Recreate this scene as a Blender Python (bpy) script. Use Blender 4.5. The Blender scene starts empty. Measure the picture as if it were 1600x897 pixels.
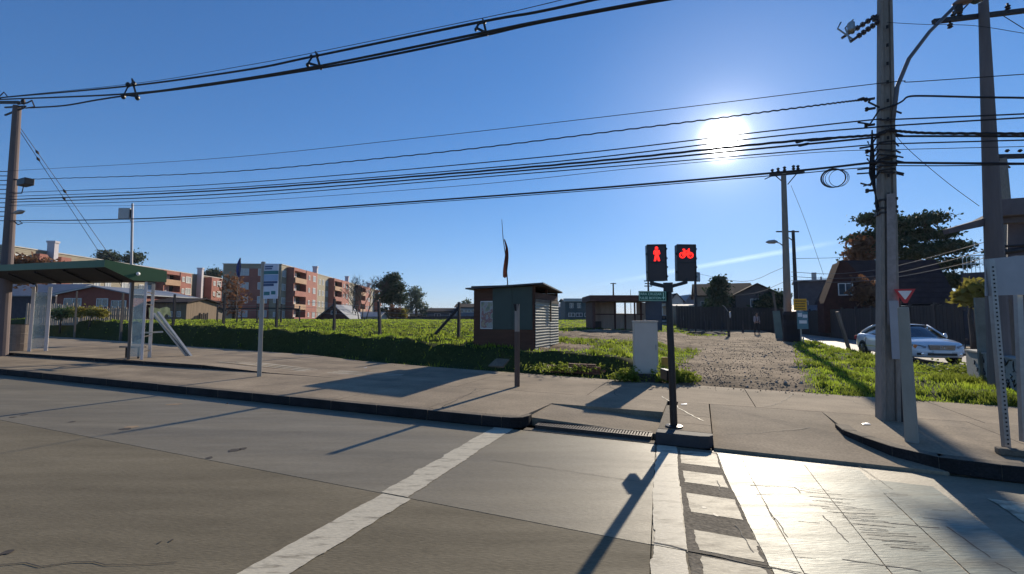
import bpy, math, random
import numpy as np
from mathutils import Vector, Matrix, noise
S = bpy.context.scene
C = S.collection
random.seed(7); rng = np.random.default_rng(7)
R = math.radians
# ---------------------------------------------------------------- camera
F = 690.0; PITCH = math.atan(48.5 / F); CH = 1.6
cd = bpy.data.cameras.new("camera"); cam = bpy.data.objects.new("camera", cd); C.objects.link(cam)
cd.sensor_width = 36; cd.lens = 36 * F / 1600; cd.clip_start = .05; cd.clip_end = 9000
cam.location = (0, 0, CH); cam.rotation_euler = (R(90) + PITCH, 0, 0)
S.camera = cam
cp, sp = math.cos(PITCH), math.sin(PITCH)
def ray(u, v):                       # photograph pixel (1600 x 897) -> direction
    x, y = (u - 800) / F, (448.5 - v) / F
    return Vector((x, cp - y * sp, sp + y * cp))
def P(u, v, z=0.0):                  # where that sight line meets the level z
    d = ray(u, v); t = (z - CH) / d.z
    return Vector((d.x * t, d.y * t, z))
def D(u, v, dep):                    # the point on it at depth dep
    d = ray(u, v); t = dep / d.y
    return Vector((d.x * t, dep, CH + d.z * t))
# road frame: s runs along the kerb (to the right), n away from the camera
RA = R(23.0); RZ = -RA
rx, ry = math.cos(RA), -math.sin(RA); nx, ny = math.sin(RA), math.cos(RA)
def SN(s, n, z=0.0): return Vector((s * rx + n * nx, s * ry + n * ny, z))
def toSN(p): return p[0] * rx + p[1] * ry, p[0] * nx + p[1] * ny
def NP(u, v, n):                     # on the upright plane at distance n
    d = ray(u, v); t = n / (d.x * nx + d.y * ny)
    return Vector((d.x * t, d.y * t, CH + d.z * t))
# ---------------------------------------------------------------- light
SUN_EL, SUN_AZ = R(22.0), R(28.4)
S.view_settings.view_transform = 'Standard'; S.view_settings.look = 'None'
S.view_settings.exposure = 0.35; S.view_settings.gamma = 1
S.cycles.use_denoising = True; S.cycles.max_bounces = 6; S.cycles.transparent_max_bounces = 8
S.cycles.caustics_reflective = False; S.cycles.caustics_refractive = False
sd = bpy.data.lights.new("sun", 'SUN'); sun = bpy.data.objects.new("sun", sd); C.objects.link(sun)
sd.energy = 4.8; sd.angle = R(.55); sd.color = (1, .88, .70)
sv = Vector((math.sin(SUN_AZ) * math.cos(SUN_EL), math.cos(SUN_AZ) * math.cos(SUN_EL), math.sin(SUN_EL)))
sun.rotation_euler = sv.to_track_quat('Z', 'Y').to_euler(); sun.location = (0, 0, 60)
W = bpy.data.worlds.new("World"); S.world = W; W.use_nodes = True
nt = W.node_tree; N = nt.nodes; L = nt.links; N.clear()
def wn(t, **k):
    o = N.new(t)
    for a, b in k.items(): setattr(o, a, b)
    return o
def wm(op, a, b=None, c=None):
    o = wn('ShaderNodeMath', operation=op)
    for i, q in enumerate((a, b, c)):
        if q is None: continue
        if isinstance(q, (int, float)): o.inputs[i].default_value = q
        else: L.new(q, o.inputs[i])
    return o.outputs[0]
sky = wn('ShaderNodeTexSky', sky_type='NISHITA', sun_disc=False, sun_elevation=SUN_EL, sun_rotation=SUN_AZ,
         altitude=300, air_density=1.0, dust_density=.02, ozone_density=5.0)
bg = wn('ShaderNodeBackground'); bg.inputs[1].default_value = .0785
hs = wn('ShaderNodeHueSaturation'); hs.inputs['Saturation'].default_value = 1.12; L.new(sky.outputs[0], hs.inputs['Color'])
k1 = wn('ShaderNodeVectorMath', operation='MULTIPLY_ADD'); k1.inputs[1].default_value = (.10, .085, .06); k1.inputs[2].default_value = (1, 1, 1); L.new(hs.outputs[0], k1.inputs[0])
k2 = wn('ShaderNodeVectorMath', operation='DIVIDE'); L.new(hs.outputs[0], k2.inputs[0]); L.new(k1.outputs[0], k2.inputs[1])
k3 = wn('ShaderNodeVectorMath', operation='MULTIPLY'); k3.inputs[1].default_value = (1.22, 1.42, 1.68); L.new(k2.outputs[0], k3.inputs[0])
L.new(k3.outputs[0], bg.inputs[0])
tc = wn('ShaderNodeTexCoord')
def wdot(v):
    o = wn('ShaderNodeVectorMath', operation='DOT_PRODUCT'); L.new(tc.outputs['Generated'], o.inputs[0]); o.inputs[1].default_value = v
    return o.outputs['Value']
sdisc = ray(1130, 218).normalized()                 # the sun itself and the bright air round it
dd = wm('MAXIMUM', wdot(sdisc), 0.0)
glow = wm('ADD', wm('ADD', wm('MULTIPLY', wm('POWER', dd, 4200), 22.0), wm('MULTIPLY', wm('POWER', dd, 420), .46)),
          wm('MULTIPLY', wm('POWER', dd, 45), .15))
# a long contrail: a narrow band of the sky along one great circle
ta, tb = ray(930, 446).normalized(), ray(1225, 393).normalized(); tn = ta.cross(tb).normalized()
up = wdot(tn); tt = wdot((tb - ta).normalized())
t0, t1 = (tb - ta).normalized().dot(ta), (tb - ta).normalized().dot(tb)
nz = wn('ShaderNodeTexNoise'); nz.inputs['Scale'].default_value = 22; L.new(tc.outputs['Generated'], nz.inputs['Vector'])
band = wm('POWER', wm('MAXIMUM', wm('SUBTRACT', 1.0, wm('DIVIDE', wm('ABSOLUTE', up), .0062)), 0.0), .8)
rise = wm('MULTIPLY', wm('SMOOTH_MIN', wm('MAXIMUM', wm('DIVIDE', wm('SUBTRACT', tt, t0 - .02), .3), 0.0), 1.0, .1),
          wm('MAXIMUM', wm('SUBTRACT', 1.0, wm('MAXIMUM', wm('DIVIDE', wm('SUBTRACT', tt, t1 - .02), .12), 0.0)), 0.0))
trail = wm('MULTIPLY', wm('MULTIPLY', wm('MULTIPLY', band, rise), wm('ADD', nz.outputs[0], .2)), .34)
em = wn('ShaderNodeBackground'); em.inputs[0].default_value = (1, .97, .9, 1); L.new(wm('ADD', glow, trail), em.inputs[1])
ad = wn('ShaderNodeAddShader'); L.new(bg.outputs[0], ad.inputs[0]); L.new(em.outputs[0], ad.inputs[1])
wo = wn('ShaderNodeOutputWorld'); L.new(ad.outputs[0], wo.inputs[0])
# ---------------------------------------------------------------- materials
MATS = {}
def mat(name, col, rough=.8, var=.2, scale=3., bump=.0, bscale=60., col2=None, metal=0., spec=.5, stretch=(1, 1, 1),
        trans=0., thr=.5, soft=.25, emit=None, fine=.0, streak=.0, alpha=None, brick=None, rvar=0., coat=0.):
    if name in MATS: return MATS[name]
    m = bpy.data.materials.new(name); m.use_nodes = True; MATS[name] = m
    t = m.node_tree; b = t.nodes['Principled BSDF']; lk = t.links.new
    def nd(k, **kw):
        o = t.nodes.new(k)
        for a, c in kw.items(): setattr(o, a, c)
        return o
    g = nd('ShaderNodeNewGeometry'); mp = nd('ShaderNodeMapping'); lk(g.outputs['Position'], mp.inputs[0])
    mp.inputs['Rotation'].default_value = (0, 0, RA); mp.inputs['Scale'].default_value = stretch
    n1 = nd('ShaderNodeTexNoise'); n1.inputs['Scale'].default_value = scale; n1.inputs['Detail'].default_value = 6
    n1.inputs['Roughness'].default_value = .62; lk(mp.outputs[0], n1.inputs[0])
    r = nd('ShaderNodeMapRange'); r.inputs['From Min'].default_value = thr - soft; r.inputs['From Max'].default_value = thr + soft
    lk(n1.outputs[0], r.inputs[0])
    mx = nd('ShaderNodeMix', data_type='RGBA')
    c = list(col)[:3]; lo = [x * (1 - var) for x in c]; hi = [min(1, x * (1 + var)) for x in c]
    if col2: lo = c; hi = list(col2)[:3]
    mx.inputs[6].default_value = (*lo, 1); mx.inputs[7].default_value = (*hi, 1); lk(r.outputs[0], mx.inputs[0])
    out = mx.outputs[2]
    if brick:
        # fine courses, too small to pick apart at this distance
        wv = nd('ShaderNodeTexWave', bands_direction='Z'); wv.inputs['Scale'].default_value = brick
        wv.inputs['Distortion'].default_value = .6; lk(g.outputs['Position'], wv.inputs[0])
        m3 = nd('ShaderNodeMix', data_type='RGBA', blend_type='MULTIPLY'); m3.inputs[0].default_value = .3
        lk(out, m3.inputs[6]); lk(wv.outputs[0], m3.inputs[7]); out = m3.outputs[2]
    if fine:
        n3 = nd('ShaderNodeTexNoise'); n3.inputs['Scale'].default_value = bscale * .8; n3.inputs['Detail'].default_value = 4
        lk(mp.outputs[0], n3.inputs[0])
        r3 = nd('ShaderNodeMapRange'); r3.inputs['From Min'].default_value = .3; r3.inputs['From Max'].default_value = .7
        r3.inputs['To Min'].default_value = 1 - fine; r3.inputs['To Max'].default_value = 1 + fine; lk(n3.outputs[0], r3.inputs[0])
        m3 = nd('ShaderNodeVectorMath', operation='SCALE'); lk(out, m3.inputs[0]); lk(r3.outputs[0], m3.inputs['Scale']); out = m3.outputs[0]
    if streak:                       # tyre-darkened lanes and old spills
        mp5 = nd('ShaderNodeMapping'); lk(mp.outputs[0], mp5.inputs[0]); mp5.inputs['Scale'].default_value = (.10, 1.0 / max(stretch[1], 1), 1)
        n5 = nd('ShaderNodeTexNoise'); n5.inputs['Scale'].default_value = 1.5; n5.inputs['Detail'].default_value = 5; lk(mp5.outputs[0], n5.inputs[0])
        n6 = nd('ShaderNodeTexNoise'); n6.inputs['Scale'].default_value = 2.6; n6.inputs['Detail'].default_value = 8; n6.inputs['Roughness'].default_value = .7; lk(g.outputs['Position'], n6.inputs[0])
        r6 = nd('ShaderNodeMapRange'); r6.inputs['From Min'].default_value = .58; r6.inputs['From Max'].default_value = .72; r6.inputs['To Min'].default_value = 1; r6.inputs['To Max'].default_value = 1 - streak; lk(n6.outputs[0], r6.inputs[0])
        r5 = nd('ShaderNodeMapRange'); r5.inputs['From Min'].default_value = .35; r5.inputs['From Max'].default_value = .65; r5.inputs['To Min'].default_value = 1 - streak; r5.inputs['To Max'].default_value = 1 + streak * .5; lk(n5.outputs[0], r5.inputs[0])
        mm = nd('ShaderNodeMath', operation='MULTIPLY'); lk(r5.outputs[0], mm.inputs[0]); lk(r6.outputs[0], mm.inputs[1])
        m5 = nd('ShaderNodeVectorMath', operation='SCALE'); lk(out, m5.inputs[0]); lk(mm.outputs[0], m5.inputs['Scale']); out = m5.outputs[0]
    lk(out, b.inputs['Base Color']); b.inputs['Roughness'].default_value = rough
    b.inputs['Metallic'].default_value = metal; b.inputs['Specular IOR Level'].default_value = spec
    if coat: b.inputs['Coat Weight'].default_value = coat; b.inputs['Coat Roughness'].default_value = .05
    if rvar:
        r4 = nd('ShaderNodeMapRange'); r4.inputs['From Min'].default_value = .3; r4.inputs['From Max'].default_value = .7
        r4.inputs['To Min'].default_value = rough + rvar; r4.inputs['To Max'].default_value = rough - rvar
        lk(n1.outputs[0], r4.inputs[0]); lk(r4.outputs[0], b.inputs['Roughness'])
    if bump:
        n2 = nd('ShaderNodeTexNoise'); n2.inputs['Scale'].default_value = bscale; n2.inputs['Detail'].default_value = 4
        lk(mp.outputs[0], n2.inputs[0]); bp = nd('ShaderNodeBump'); bp.inputs['Strength'].default_value = bump
        bp.inputs['Distance'].default_value = .01; lk(n2.outputs[0], bp.inputs['Height']); lk(bp.outputs[0], b.inputs['Normal'])
    if emit:
        b.inputs['Emission Color'].default_value = (*emit[:3], 1); b.inputs['Emission Strength'].default_value = emit[3]
    if trans:
        tr = nd('ShaderNodeBsdfTranslucent'); lk(out, tr.inputs[0])
        ms = nd('ShaderNodeMixShader'); ms.inputs[0].default_value = trans
        lk(b.outputs[0], ms.inputs[1]); lk(tr.outputs[0], ms.inputs[2])
        lk(ms.outputs[0], t.nodes['Material Output'].inputs[0])
    if alpha is not None:
        tp = nd('ShaderNodeBsdfTransparent'); ms = nd('ShaderNodeMixShader'); ms.inputs[0].default_value = alpha
        lk(tp.outputs[0], ms.inputs[1]); lk(b.outputs[0], ms.inputs[2])
        lk(ms.outputs[0], t.nodes['Material Output'].inputs[0])
    return m
# broom-finished concrete: stretched across the lane
m_road = mat('road concrete', (.185, .155, .102), .78, .2, .9, .35, 22, stretch=(1, 5, 1), spec=.15, streak=.18, fine=.18, soft=.28, rvar=.06)
m_road2 = mat('road concrete far lane', (.20, .168, .110), .60, .2, 1.1, .3, 22, stretch=(1, 5, 1), spec=.4, streak=.18, fine=.16, soft=.3, rvar=.05)
m_joint = mat('joint filler', (.03, .028, .026), .8, .3)
m_pave = mat('pavement concrete', (.27, .212, .145), .92, .28, .9, .3, 45, fine=.2, soft=.22, spec=.2, streak=.2)
m_pave2 = mat('pavement concrete back', (.285, .222, .152), .92, .28, 1.3, .3, 50, fine=.2, soft=.22, spec=.2, streak=.2)
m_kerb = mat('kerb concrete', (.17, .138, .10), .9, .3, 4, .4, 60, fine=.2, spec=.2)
m_faceshade = mat('shade toned front face', (.028, .025, .024), .9, .5, 3, .4, 60, fine=.3, spec=.2)  # near-black tone paints shade onto front faces turned from the sun
m_white = mat('worn white paint', (.20, .17, .12), .55, .2, 3.2, .25, 26, spec=.10, stretch=(1, 4, 1), fine=.14, thr=.37, soft=.10, col2=(.56, .50, .375))
m_green = mat('worn pale green lane paint', (.15, .15, .118), .47, .3, 1.9, .3, 20, spec=.07, stretch=(.5, 4.5, 1), fine=.2, col2=(.30, .33, .27), rvar=.05)
m_blk = mat('thin worn block paint', (.17, .145, .105), .6, .2, 4.2, .25, 26, spec=.10, stretch=(1, 3, 1), fine=.16, thr=.43, soft=.12, col2=(.52, .46, .33))
m_black = mat('black plastic', (.012, .012, .013), .45, .2)
m_iron = mat('cast iron', (.06, .05, .045), .6, .3, 20, .3, metal=.6)
m_galv = mat('galvanised steel', (.36, .36, .35), .45, .15, 12, metal=.75)
m_conc = mat('pole concrete', (.25, .215, .175), .85, .25, 2.5, .35, 50, fine=.12, stretch=(1, 1, .25))
m_grass = mat('grass blades', (.17, .28, .022), .6, .35, .8, trans=.6, col2=(.40, .46, .06), spec=.2)
m_dry = mat('weed leaves', (.13, .17, .02), .6, .3, 2.2, trans=.5, col2=(.26, .30, .05), spec=.2)
m_wood = mat('weathered grey wood', (.17, .135, .105), .85, .3, 3, .4, 60, stretch=(1, 1, .15), fine=.15)
m_dwood = mat('dark weathered wood', (.055, .045, .045), .85, .3, 3, .4, 60, stretch=(1, 1, .15))
m_cable = mat('black cable sheath', (.012, .011, .014), .6, .2)
m_pane = mat('window glass', (.05, .07, .09), .08, .2, spec=.9)
m_frame = mat('white window frame', (.72, .70, .66), .5, .05)
m_dark = mat('dark interior', (.02, .018, .018), .9, .2)
# ---------------------------------------------------------------- mesh helpers
class MB:
    def __init__(s): s.v = []; s.f = []; s.m = []; s.cuts = []
    def add(s, vs, fs, mi=0):
        s.cuts.append((len(s.v), len(s.f))); o = len(s.v); s.v += [tuple(v) for v in vs]; s.f += [tuple(i + o for i in f) for f in fs]; s.m += [mi] * len(fs); return s
    def box(s, x0, x1, y0, y1, z0, z1, mi=0):
        return s.add([(x0, y0, z0), (x1, y0, z0), (x1, y1, z0), (x0, y1, z0), (x0, y0, z1), (x1, y0, z1), (x1, y1, z1), (x0, y1, z1)],
                     [(0, 3, 2, 1), (4, 5, 6, 7), (0, 1, 5, 4), (1, 2, 6, 5), (2, 3, 7, 6), (3, 0, 4, 7)], mi)
    def beam(s, a, b, w, h, mi=0, upv=(0, 0, 1), w2=None, h2=None):   # a bar from a to b, tapering
        a, b = Vector(a), Vector(b); d = (b - a).normalized(); u = Vector(upv)
        if abs(d.dot(u)) > .98: u = Vector((nx, ny, 0))
        x = d.cross(u).normalized(); y = x.cross(d).normalized(); w2 = w2 or w; h2 = h2 or h
        vs = [a + x * i * w / 2 + y * j * h / 2 for i, j in ((-1, -1), (1, -1), (1, 1), (-1, 1))] + \
             [b + x * i * w2 / 2 + y * j * h2 / 2 for i, j in ((-1, -1), (1, -1), (1, 1), (-1, 1))]
        return s.add(vs, [(0, 3, 2, 1), (4, 5, 6, 7), (0, 1, 5, 4), (1, 2, 6, 5), (2, 3, 7, 6), (3, 0, 4, 7)], mi)
    def ext(s, pts, vec, mi=0):      # a flat outline given thickness
        n = len(pts); v = Vector(vec); vs = [Vector(p) for p in pts]; vs += [p + v for p in vs]
        return s.add(vs, [tuple(range(n))[::-1], tuple(range(n, 2 * n))] + [(i, (i + 1) % n, n + (i + 1) % n, n + i) for i in range(n)], mi)
    def face(s, pts, mi=0): return s.add(pts, [tuple(range(len(pts)))], mi)
    def tube(s, pts, r, seg=8, mi=0, cap=True):
        pts = [Vector(p) for p in pts]; n = len(pts); rs = r if isinstance(r, (list, tuple)) else [r] * n
        vs = []; prev = None
        for i, p in enumerate(pts):
            d = (pts[min(i + 1, n - 1)] - pts[max(i - 1, 0)]).normalized()
            if prev is None:
                u = Vector((0, 0, 1)) if abs(d.z) < .9 else Vector((1, 0, 0)); x = d.cross(u).normalized()
            else: x = (prev - d * prev.dot(d)).normalized()
            prev = x; y = d.cross(x)
            for k in range(seg):
                a = 2 * math.pi * k / seg; vs.append(p + (x * math.cos(a) + y * math.sin(a)) * rs[i])
        fs = [(i * seg + k, i * seg + (k + 1) % seg, (i + 1) * seg + (k + 1) % seg, (i + 1) * seg + k) for i in range(n - 1) for k in range(seg)]
        if cap: fs += [tuple(range(seg))[::-1], tuple(range((n - 1) * seg, n * seg))]
        return s.add(vs, fs, mi)
    def lathe(s, prof, c=(0, 0, 0), seg=16, mi=0, axis='z'):
        c = Vector(c); vs = []; n = len(prof)
        for r, h in prof:
            for k in range(seg):
                a = 2 * math.pi * k / seg; q = (r * math.cos(a), r * math.sin(a), h)
                if axis == 'y': q = (q[0], q[2], q[1])
                if axis == 'x': q = (q[2], q[0], q[1])
                vs.append(c + Vector(q))
        fs = [(i * seg + k, i * seg + (k + 1) % seg, (i + 1) * seg + (k + 1) % seg, (i + 1) * seg + k) for i in range(n - 1) for k in range(seg)]
        fs += [tuple(range(seg))[::-1], tuple(range((n - 1) * seg, n * seg))]
        return s.add(vs, fs, mi)
    def mesh(s, name, mats, off=None, smooth=False):
        me = bpy.data.meshes.new(name); vs = s.v
        if off: vs = [(x - off[0], y - off[1], z - off[2]) for x, y, z in vs]
        me.from_pydata(vs, [], s.f)
        for q in (mats if isinstance(mats, (list, tuple)) else [mats]): me.materials.append(q)
        me.polygons.foreach_set('material_index', s.m)
        if smooth: me.polygons.foreach_set('use_smooth', [True] * len(s.f))
        me.update(); return me
    def build(s, name, mats, parent=None, world=False, smooth=False, bevel=0, off=None):
        if world and parent is not None:
            off = Vector(parent.location); q = parent.parent
            while q: off = off + Vector(q.location); q = q.parent
        o = bpy.data.objects.new(name, s.mesh(name, mats, off, smooth)); C.objects.link(o)
        if parent is not None: o.parent = parent
        if bevel:
            b = o.modifiers.new('bevel', 'BEVEL'); b.width = bevel; b.segments = 2; b.limit_method = 'ANGLE'; b.angle_limit = R(40)
        return o
    def each(s, name, mats, parent=None, smooth=False, bevel=0, per=1):   # every piece an object of its own
        out = []; cuts = s.cuts[::per] + [(len(s.v), len(s.f))]
        for (v0, f0), (v1, f1) in zip(cuts[:-1], cuts[1:]):
            b = MB(); b.v = s.v[v0:v1]; b.f = [tuple(i - v0 for i in f) for f in s.f[f0:f1]]; b.m = s.m[f0:f1]
            out.append(b.build(name, mats, parent, smooth=smooth, bevel=bevel))
        return out
def tag(o, label=None, cat=None, group=None, kind=None):
    for a, b in (('label', label), ('category', cat), ('group', group), ('kind', kind)):
        if b: o[a] = b
    return o
def thing(name, label, cat, loc=(0, 0, 0), rz=0., group=None):
    o = bpy.data.objects.new(name, None); C.objects.link(o); o.location = loc; o.rotation_euler = (0, 0, rz)
    o.empty_display_size = .1
    return tag(o, label, cat, group)
def share(o, parent, loc=(0, 0, 0), rot=(0, 0, 0), scale=None):
    c = o.copy(); C.objects.link(c); c.parent = parent; c.location = loc; c.rotation_euler = rot
    if scale: c.scale = scale
    return c
def npmesh(name, Vt, Fc, m, parent=None, mi=None):
    me = bpy.data.meshes.new(name); nf, k = Fc.shape
    me.vertices.add(len(Vt)); me.vertices.foreach_set('co', Vt.astype(np.float32).ravel())
    me.loops.add(nf * k); me.loops.foreach_set('vertex_index', Fc.astype(np.int32).ravel())
    me.polygons.add(nf); me.polygons.foreach_set('loop_start', np.arange(0, nf * k, k, dtype=np.int32))
    for q in (m if isinstance(m, (list, tuple)) else [m]): me.materials.append(q)
    if mi is not None: me.polygons.foreach_set('material_index', mi.astype(np.int32))
    me.update(calc_edges=True); me.validate()
    o = bpy.data.objects.new(name, me); C.objects.link(o)
    if parent is not None: o.parent = parent
    return o
def text(name, body, size, m, parent, loc, rot, thick=.003, align='CENTER', bold=0.):
    cu = bpy.data.curves.new(name, 'FONT'); cu.body = body; cu.size = size; cu.extrude = thick; cu.align_x = align; cu.align_y = 'CENTER'; cu.offset = bold
    t = bpy.data.objects.new(name, cu); C.objects.link(t)
    me = bpy.data.meshes.new_from_object(t.evaluated_get(bpy.context.evaluated_depsgraph_get())); bpy.data.objects.remove(t)
    me.materials.clear(); me.materials.append(m)
    o = bpy.data.objects.new(name, me); C.objects.link(o); o.parent = parent; o.location = loc; o.rotation_euler = rot
    return o
def sm(a, b, x):
    t = np.clip((x - a) / (b - a), 0, 1); return t * t * (3 - 2 * t)
# ---------------------------------------------------------------- the lie of the land
def edge(s): return np.interp(s, [-60, -37.7, -21.9, -5.7, -.5, 2.1, 6, 30], [18.5, 15.9, 13.3, 11.0, 10.35, 10.2, 9.7, 9.4])
def wob(x, y, f, k=0):
    x = np.asarray(x, float); y = np.asarray(y, float)
    return np.sin(x * f + 1.3 * np.sin(y * f * .7 + k) + k) * np.cos(y * f * 1.1 + 1.7 * np.sin(x * f * .6 + 2 * k))
def path_lr(n):                       # left and right limits (in s) of the trodden dirt way
    return -.9 + .10 * (n - 11), 2.1 + .155 * (n - 11)
def hgt(s, n):                        # height of the open ground
    s = np.asarray(s, float); n = np.asarray(n, float); e = edge(s)
    H = np.interp(s, [-60, -40, -24, -10, -7, -5, -1.9, -.8], [1.45, 1.35, 1.13, .84, .70, .62, .52, .22])
    Hf = np.interp(s, [-16, -11, -1, 1], [1.22, .68, .6, .5]); H = H + (Hf - H) * np.clip((n - 14) / 66, 0, 1)
    H = H * (1 - sm(5.5, 6.3, s) * .8)
    amp = .05 + .04 * (1 - sm(-6, -3, s)); l, r = path_lr(n); inp = sm(l - .5, l + .5, s) * (1 - sm(r - .5, r + .5, s))
    amp = amp * (1 - .82 * inp); amp = amp * (1 - sm(4.8, 6.2, s) * .7)
    z = H + amp * wob(s, n, 1.9) + amp * .55 * wob(s, n, 4.7, 2) + amp * .3 * wob(s, n, 11, 5)
    dt = 1.2 * (1 - sm(-1.5, -.4, s)); up = sm(e - .15 + dt, e + .95 + dt * .6, n + .20 * wob(s, n, 2.3, 1)); lo = .11 + .03 * wob(s, n, 3.1); z = lo + (z - lo) * up
    z = np.where((s > 6.3) & (n > 9), np.minimum(z, -.16), z)
    z = np.where(s > 12.1, .05, z)
    z = np.where(n < e - .2, -.35, z)
    return z
def gz(p): s, n = toSN(p); return float(hgt(s, n))
def G(s, n): return SN(s, n, float(hgt(s, n)))
def grid(name, sv_, nv_, fz, m, parent=None):
    A, B = np.meshgrid(np.array(sv_), np.array(nv_), indexing='ij'); Z = fz(A, B)
    X = A * rx + B * nx; Y = A * ry + B * ny; V = np.stack([X, Y, Z], -1).reshape(-1, 3)
    ns, nn = A.shape; i, j = np.meshgrid(np.arange(ns - 1), np.arange(nn - 1), indexing='ij'); b = (i * nn + j).ravel()
    Fc = np.stack([b, b + nn, b + nn + 1, b + 1], -1)
    o = npmesh(name, V, Fc, m, parent); o.data.polygons.foreach_set('use_smooth', [True] * len(Fc)); return o
# ground material: soil, grass soil and trodden dirt by place, broken up by noise
def ground_mat():
    m = mat('ground soil and dirt', (.10, .085, .06), .95, .3, 2.0, .7, 26, fine=.3, spec=.05)
    t = m.node_tree; b = t.nodes['Principled BSDF']; lk = t.links.new
    src = b.inputs['Base Color'].links[0].from_socket
    at = t.nodes.new('ShaderNodeAttribute'); at.attribute_name = 'dirt'
    n = t.nodes.new('ShaderNodeTexNoise'); n.inputs['Scale'].default_value = 1.6; n.inputs['Detail'].default_value = 8
    g = [q for q in t.nodes if q.bl_idname == 'ShaderNodeNewGeometry'][0]; lk(g.outputs['Position'], n.inputs[0])
    ma = t.nodes.new('ShaderNodeMath'); ma.operation = 'ADD'; lk(at.outputs['Fac'], ma.inputs[0]); lk(n.outputs[0], ma.inputs[1])
    mr = t.nodes.new('ShaderNodeMapRange'); mr.inputs['From Min'].default_value = .85; mr.inputs['From Max'].default_value = 1.15; lk(ma.outputs[0], mr.inputs[0])
    n2 = t.nodes.new('ShaderNodeTexNoise'); n2.inputs['Scale'].default_value = .9; n2.inputs['Detail'].default_value = 9; lk(g.outputs['Position'], n2.inputs[0])
    cr = t.nodes.new('ShaderNodeValToRGB'); lk(n2.outputs[0], cr.inputs[0]); e = cr.color_ramp.elements
    e[0].position = .36; e[0].color = (.13, .093, .060, 1); e[1].position = .64; e[1].color = (.34, .255, .17, 1)
    mg = t.nodes.new('ShaderNodeMix'); mg.data_type = 'RGBA'; mg.inputs[6].default_value = (.045, .055, .018, 1)
    lk(mr.outputs[0], mg.inputs[0]); lk(cr.outputs[0], mg.inputs[7])
    n5 = t.nodes.new('ShaderNodeTexNoise'); n5.inputs['Scale'].default_value = 14; n5.inputs['Detail'].default_value = 6; lk(g.outputs['Position'], n5.inputs[0])
    r5 = t.nodes.new('ShaderNodeMapRange'); r5.inputs['From Min'].default_value = .3; r5.inputs['From Max'].default_value = .7
    r5.inputs['To Min'].default_value = .62; r5.inputs['To Max'].default_value = 1.35; lk(n5.outputs[0], r5.inputs[0])
    sc = t.nodes.new('ShaderNodeVectorMath'); sc.operation = 'SCALE'; lk(mg.outputs[2], sc.inputs[0]); lk(r5.outputs[0], sc.inputs['Scale'])
    lk(sc.outputs[0], b.inputs['Base Color']); return m
def dirtness(s, n):
    l, r = path_lr(n); d = sm(l - .6, l + .5, s) * (1 - sm(r - .5, r + .4, s))
    k = sm(19.5, 21.5, n) * (1 - sm(33, 37, n)) * sm(-9, -6.5, s) * (1 - sm(1, 3, s))       # bare yard round the hut
    k2 = sm(-6.2, -5, s) * (1 - sm(-3.6, -3.0, s)) * sm(12.6, 13.2, n) * (1 - sm(15, 18, n)) * .9
    k3 = (1 - sm(22, 27, n)) * sm(-14, -10, s) * 0
    far = sm(38, 46, n) * sm(-3, 0, s)
    return np.clip(np.maximum.reduce([d, k, k2, far]), 0, 1)
sv1 = np.concatenate([np.linspace(-300, -60, 30), np.linspace(-58, -26, 50), np.arange(-25.5, 12.3, .22), np.linspace(13, 60, 30), np.linspace(70, 260, 15)])
nv1 = np.concatenate([np.arange(5.3, 9.2, .6), np.arange(9.3, 24, .2), np.arange(24.3, 45, .6), np.linspace(46, 120, 40), np.linspace(125, 420, 30)])
ground = grid('open_ground', sv1, nv1, hgt, ground_mat()); tag(ground, kind='structure')
A, B = np.meshgrid(sv1, nv1, indexing='ij'); at = ground.data.attributes.new('dirt', 'FLOAT', 'POINT'); at.data.foreach_set('value', dirtness(A, B).ravel().astype(np.float32))
m_far = mat('far plain', (.09, .10, .05), .95, .4, .02, col2=(.15, .13, .09))
o = MB().face([(-5000, -600, -.6), (5000, -600, -.6), (5000, 5000, -.6), (-5000, 5000, -.6)]).build('far_plain', m_far); tag(o, kind='structure')
# ---------------------------------------------------------------- road
road = MB().face([SN(-120, -14, -.03), SN(90, -14, -.03), SN(90, 5.76, -.03), SN(-120, 5.76, -.03)]).build('road', m_joint); tag(road, kind='structure')
def slab(s0, s1, n0, n1, z=0., zz=None, g=.004, name='slab', m=None, parent=None, th=.06):
    zs = zz or (z, z, z, z)
    q = [SN(s0 + g, n0 + g, zs[0]), SN(s1 - g, n0 + g, zs[1]), SN(s1 - g, n1 - g, zs[2]), SN(s0 + g, n1 - g, zs[3])]
    b = MB(); b.ext([p - Vector((0, 0, th)) for p in q], (0, 0, th)); return b.build(name, m or m_road, parent, bevel=0)
sj = [-110, -75, -52, -36, -24, -13.6, -.53, 6.2, 12, 18.5, 32, 60]
nj = [-13.5, -7, -3.35, 0, 3.37, 5.75]
def skw(n): return .083 * (5.4 - n)      # the joint by the crossing is laid slightly askew
for i in range(len(sj) - 1):
    for j in range(len(nj) - 1):
        a0, a1, n0, n1 = sj[i], sj[i + 1], nj[j] + .004, nj[j + 1] - .004; f = lambda s_, n_: s_ + (skw(n_) if abs(s_ + .53) < .001 else 0)
        zz = random.uniform(-.0015, .0015); q = [SN(f(a0, n0) + .004, n0, zz), SN(f(a1, n0) - .004, n0, zz), SN(f(a1, n1) - .004, n1, zz), SN(f(a0, n1) + .004, n1, zz)]
        MB().ext([p - Vector((0, 0, .06)) for p in q], (0, 0, .06)).build('slab', m_road2 if j == 4 else m_road, road)
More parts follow.
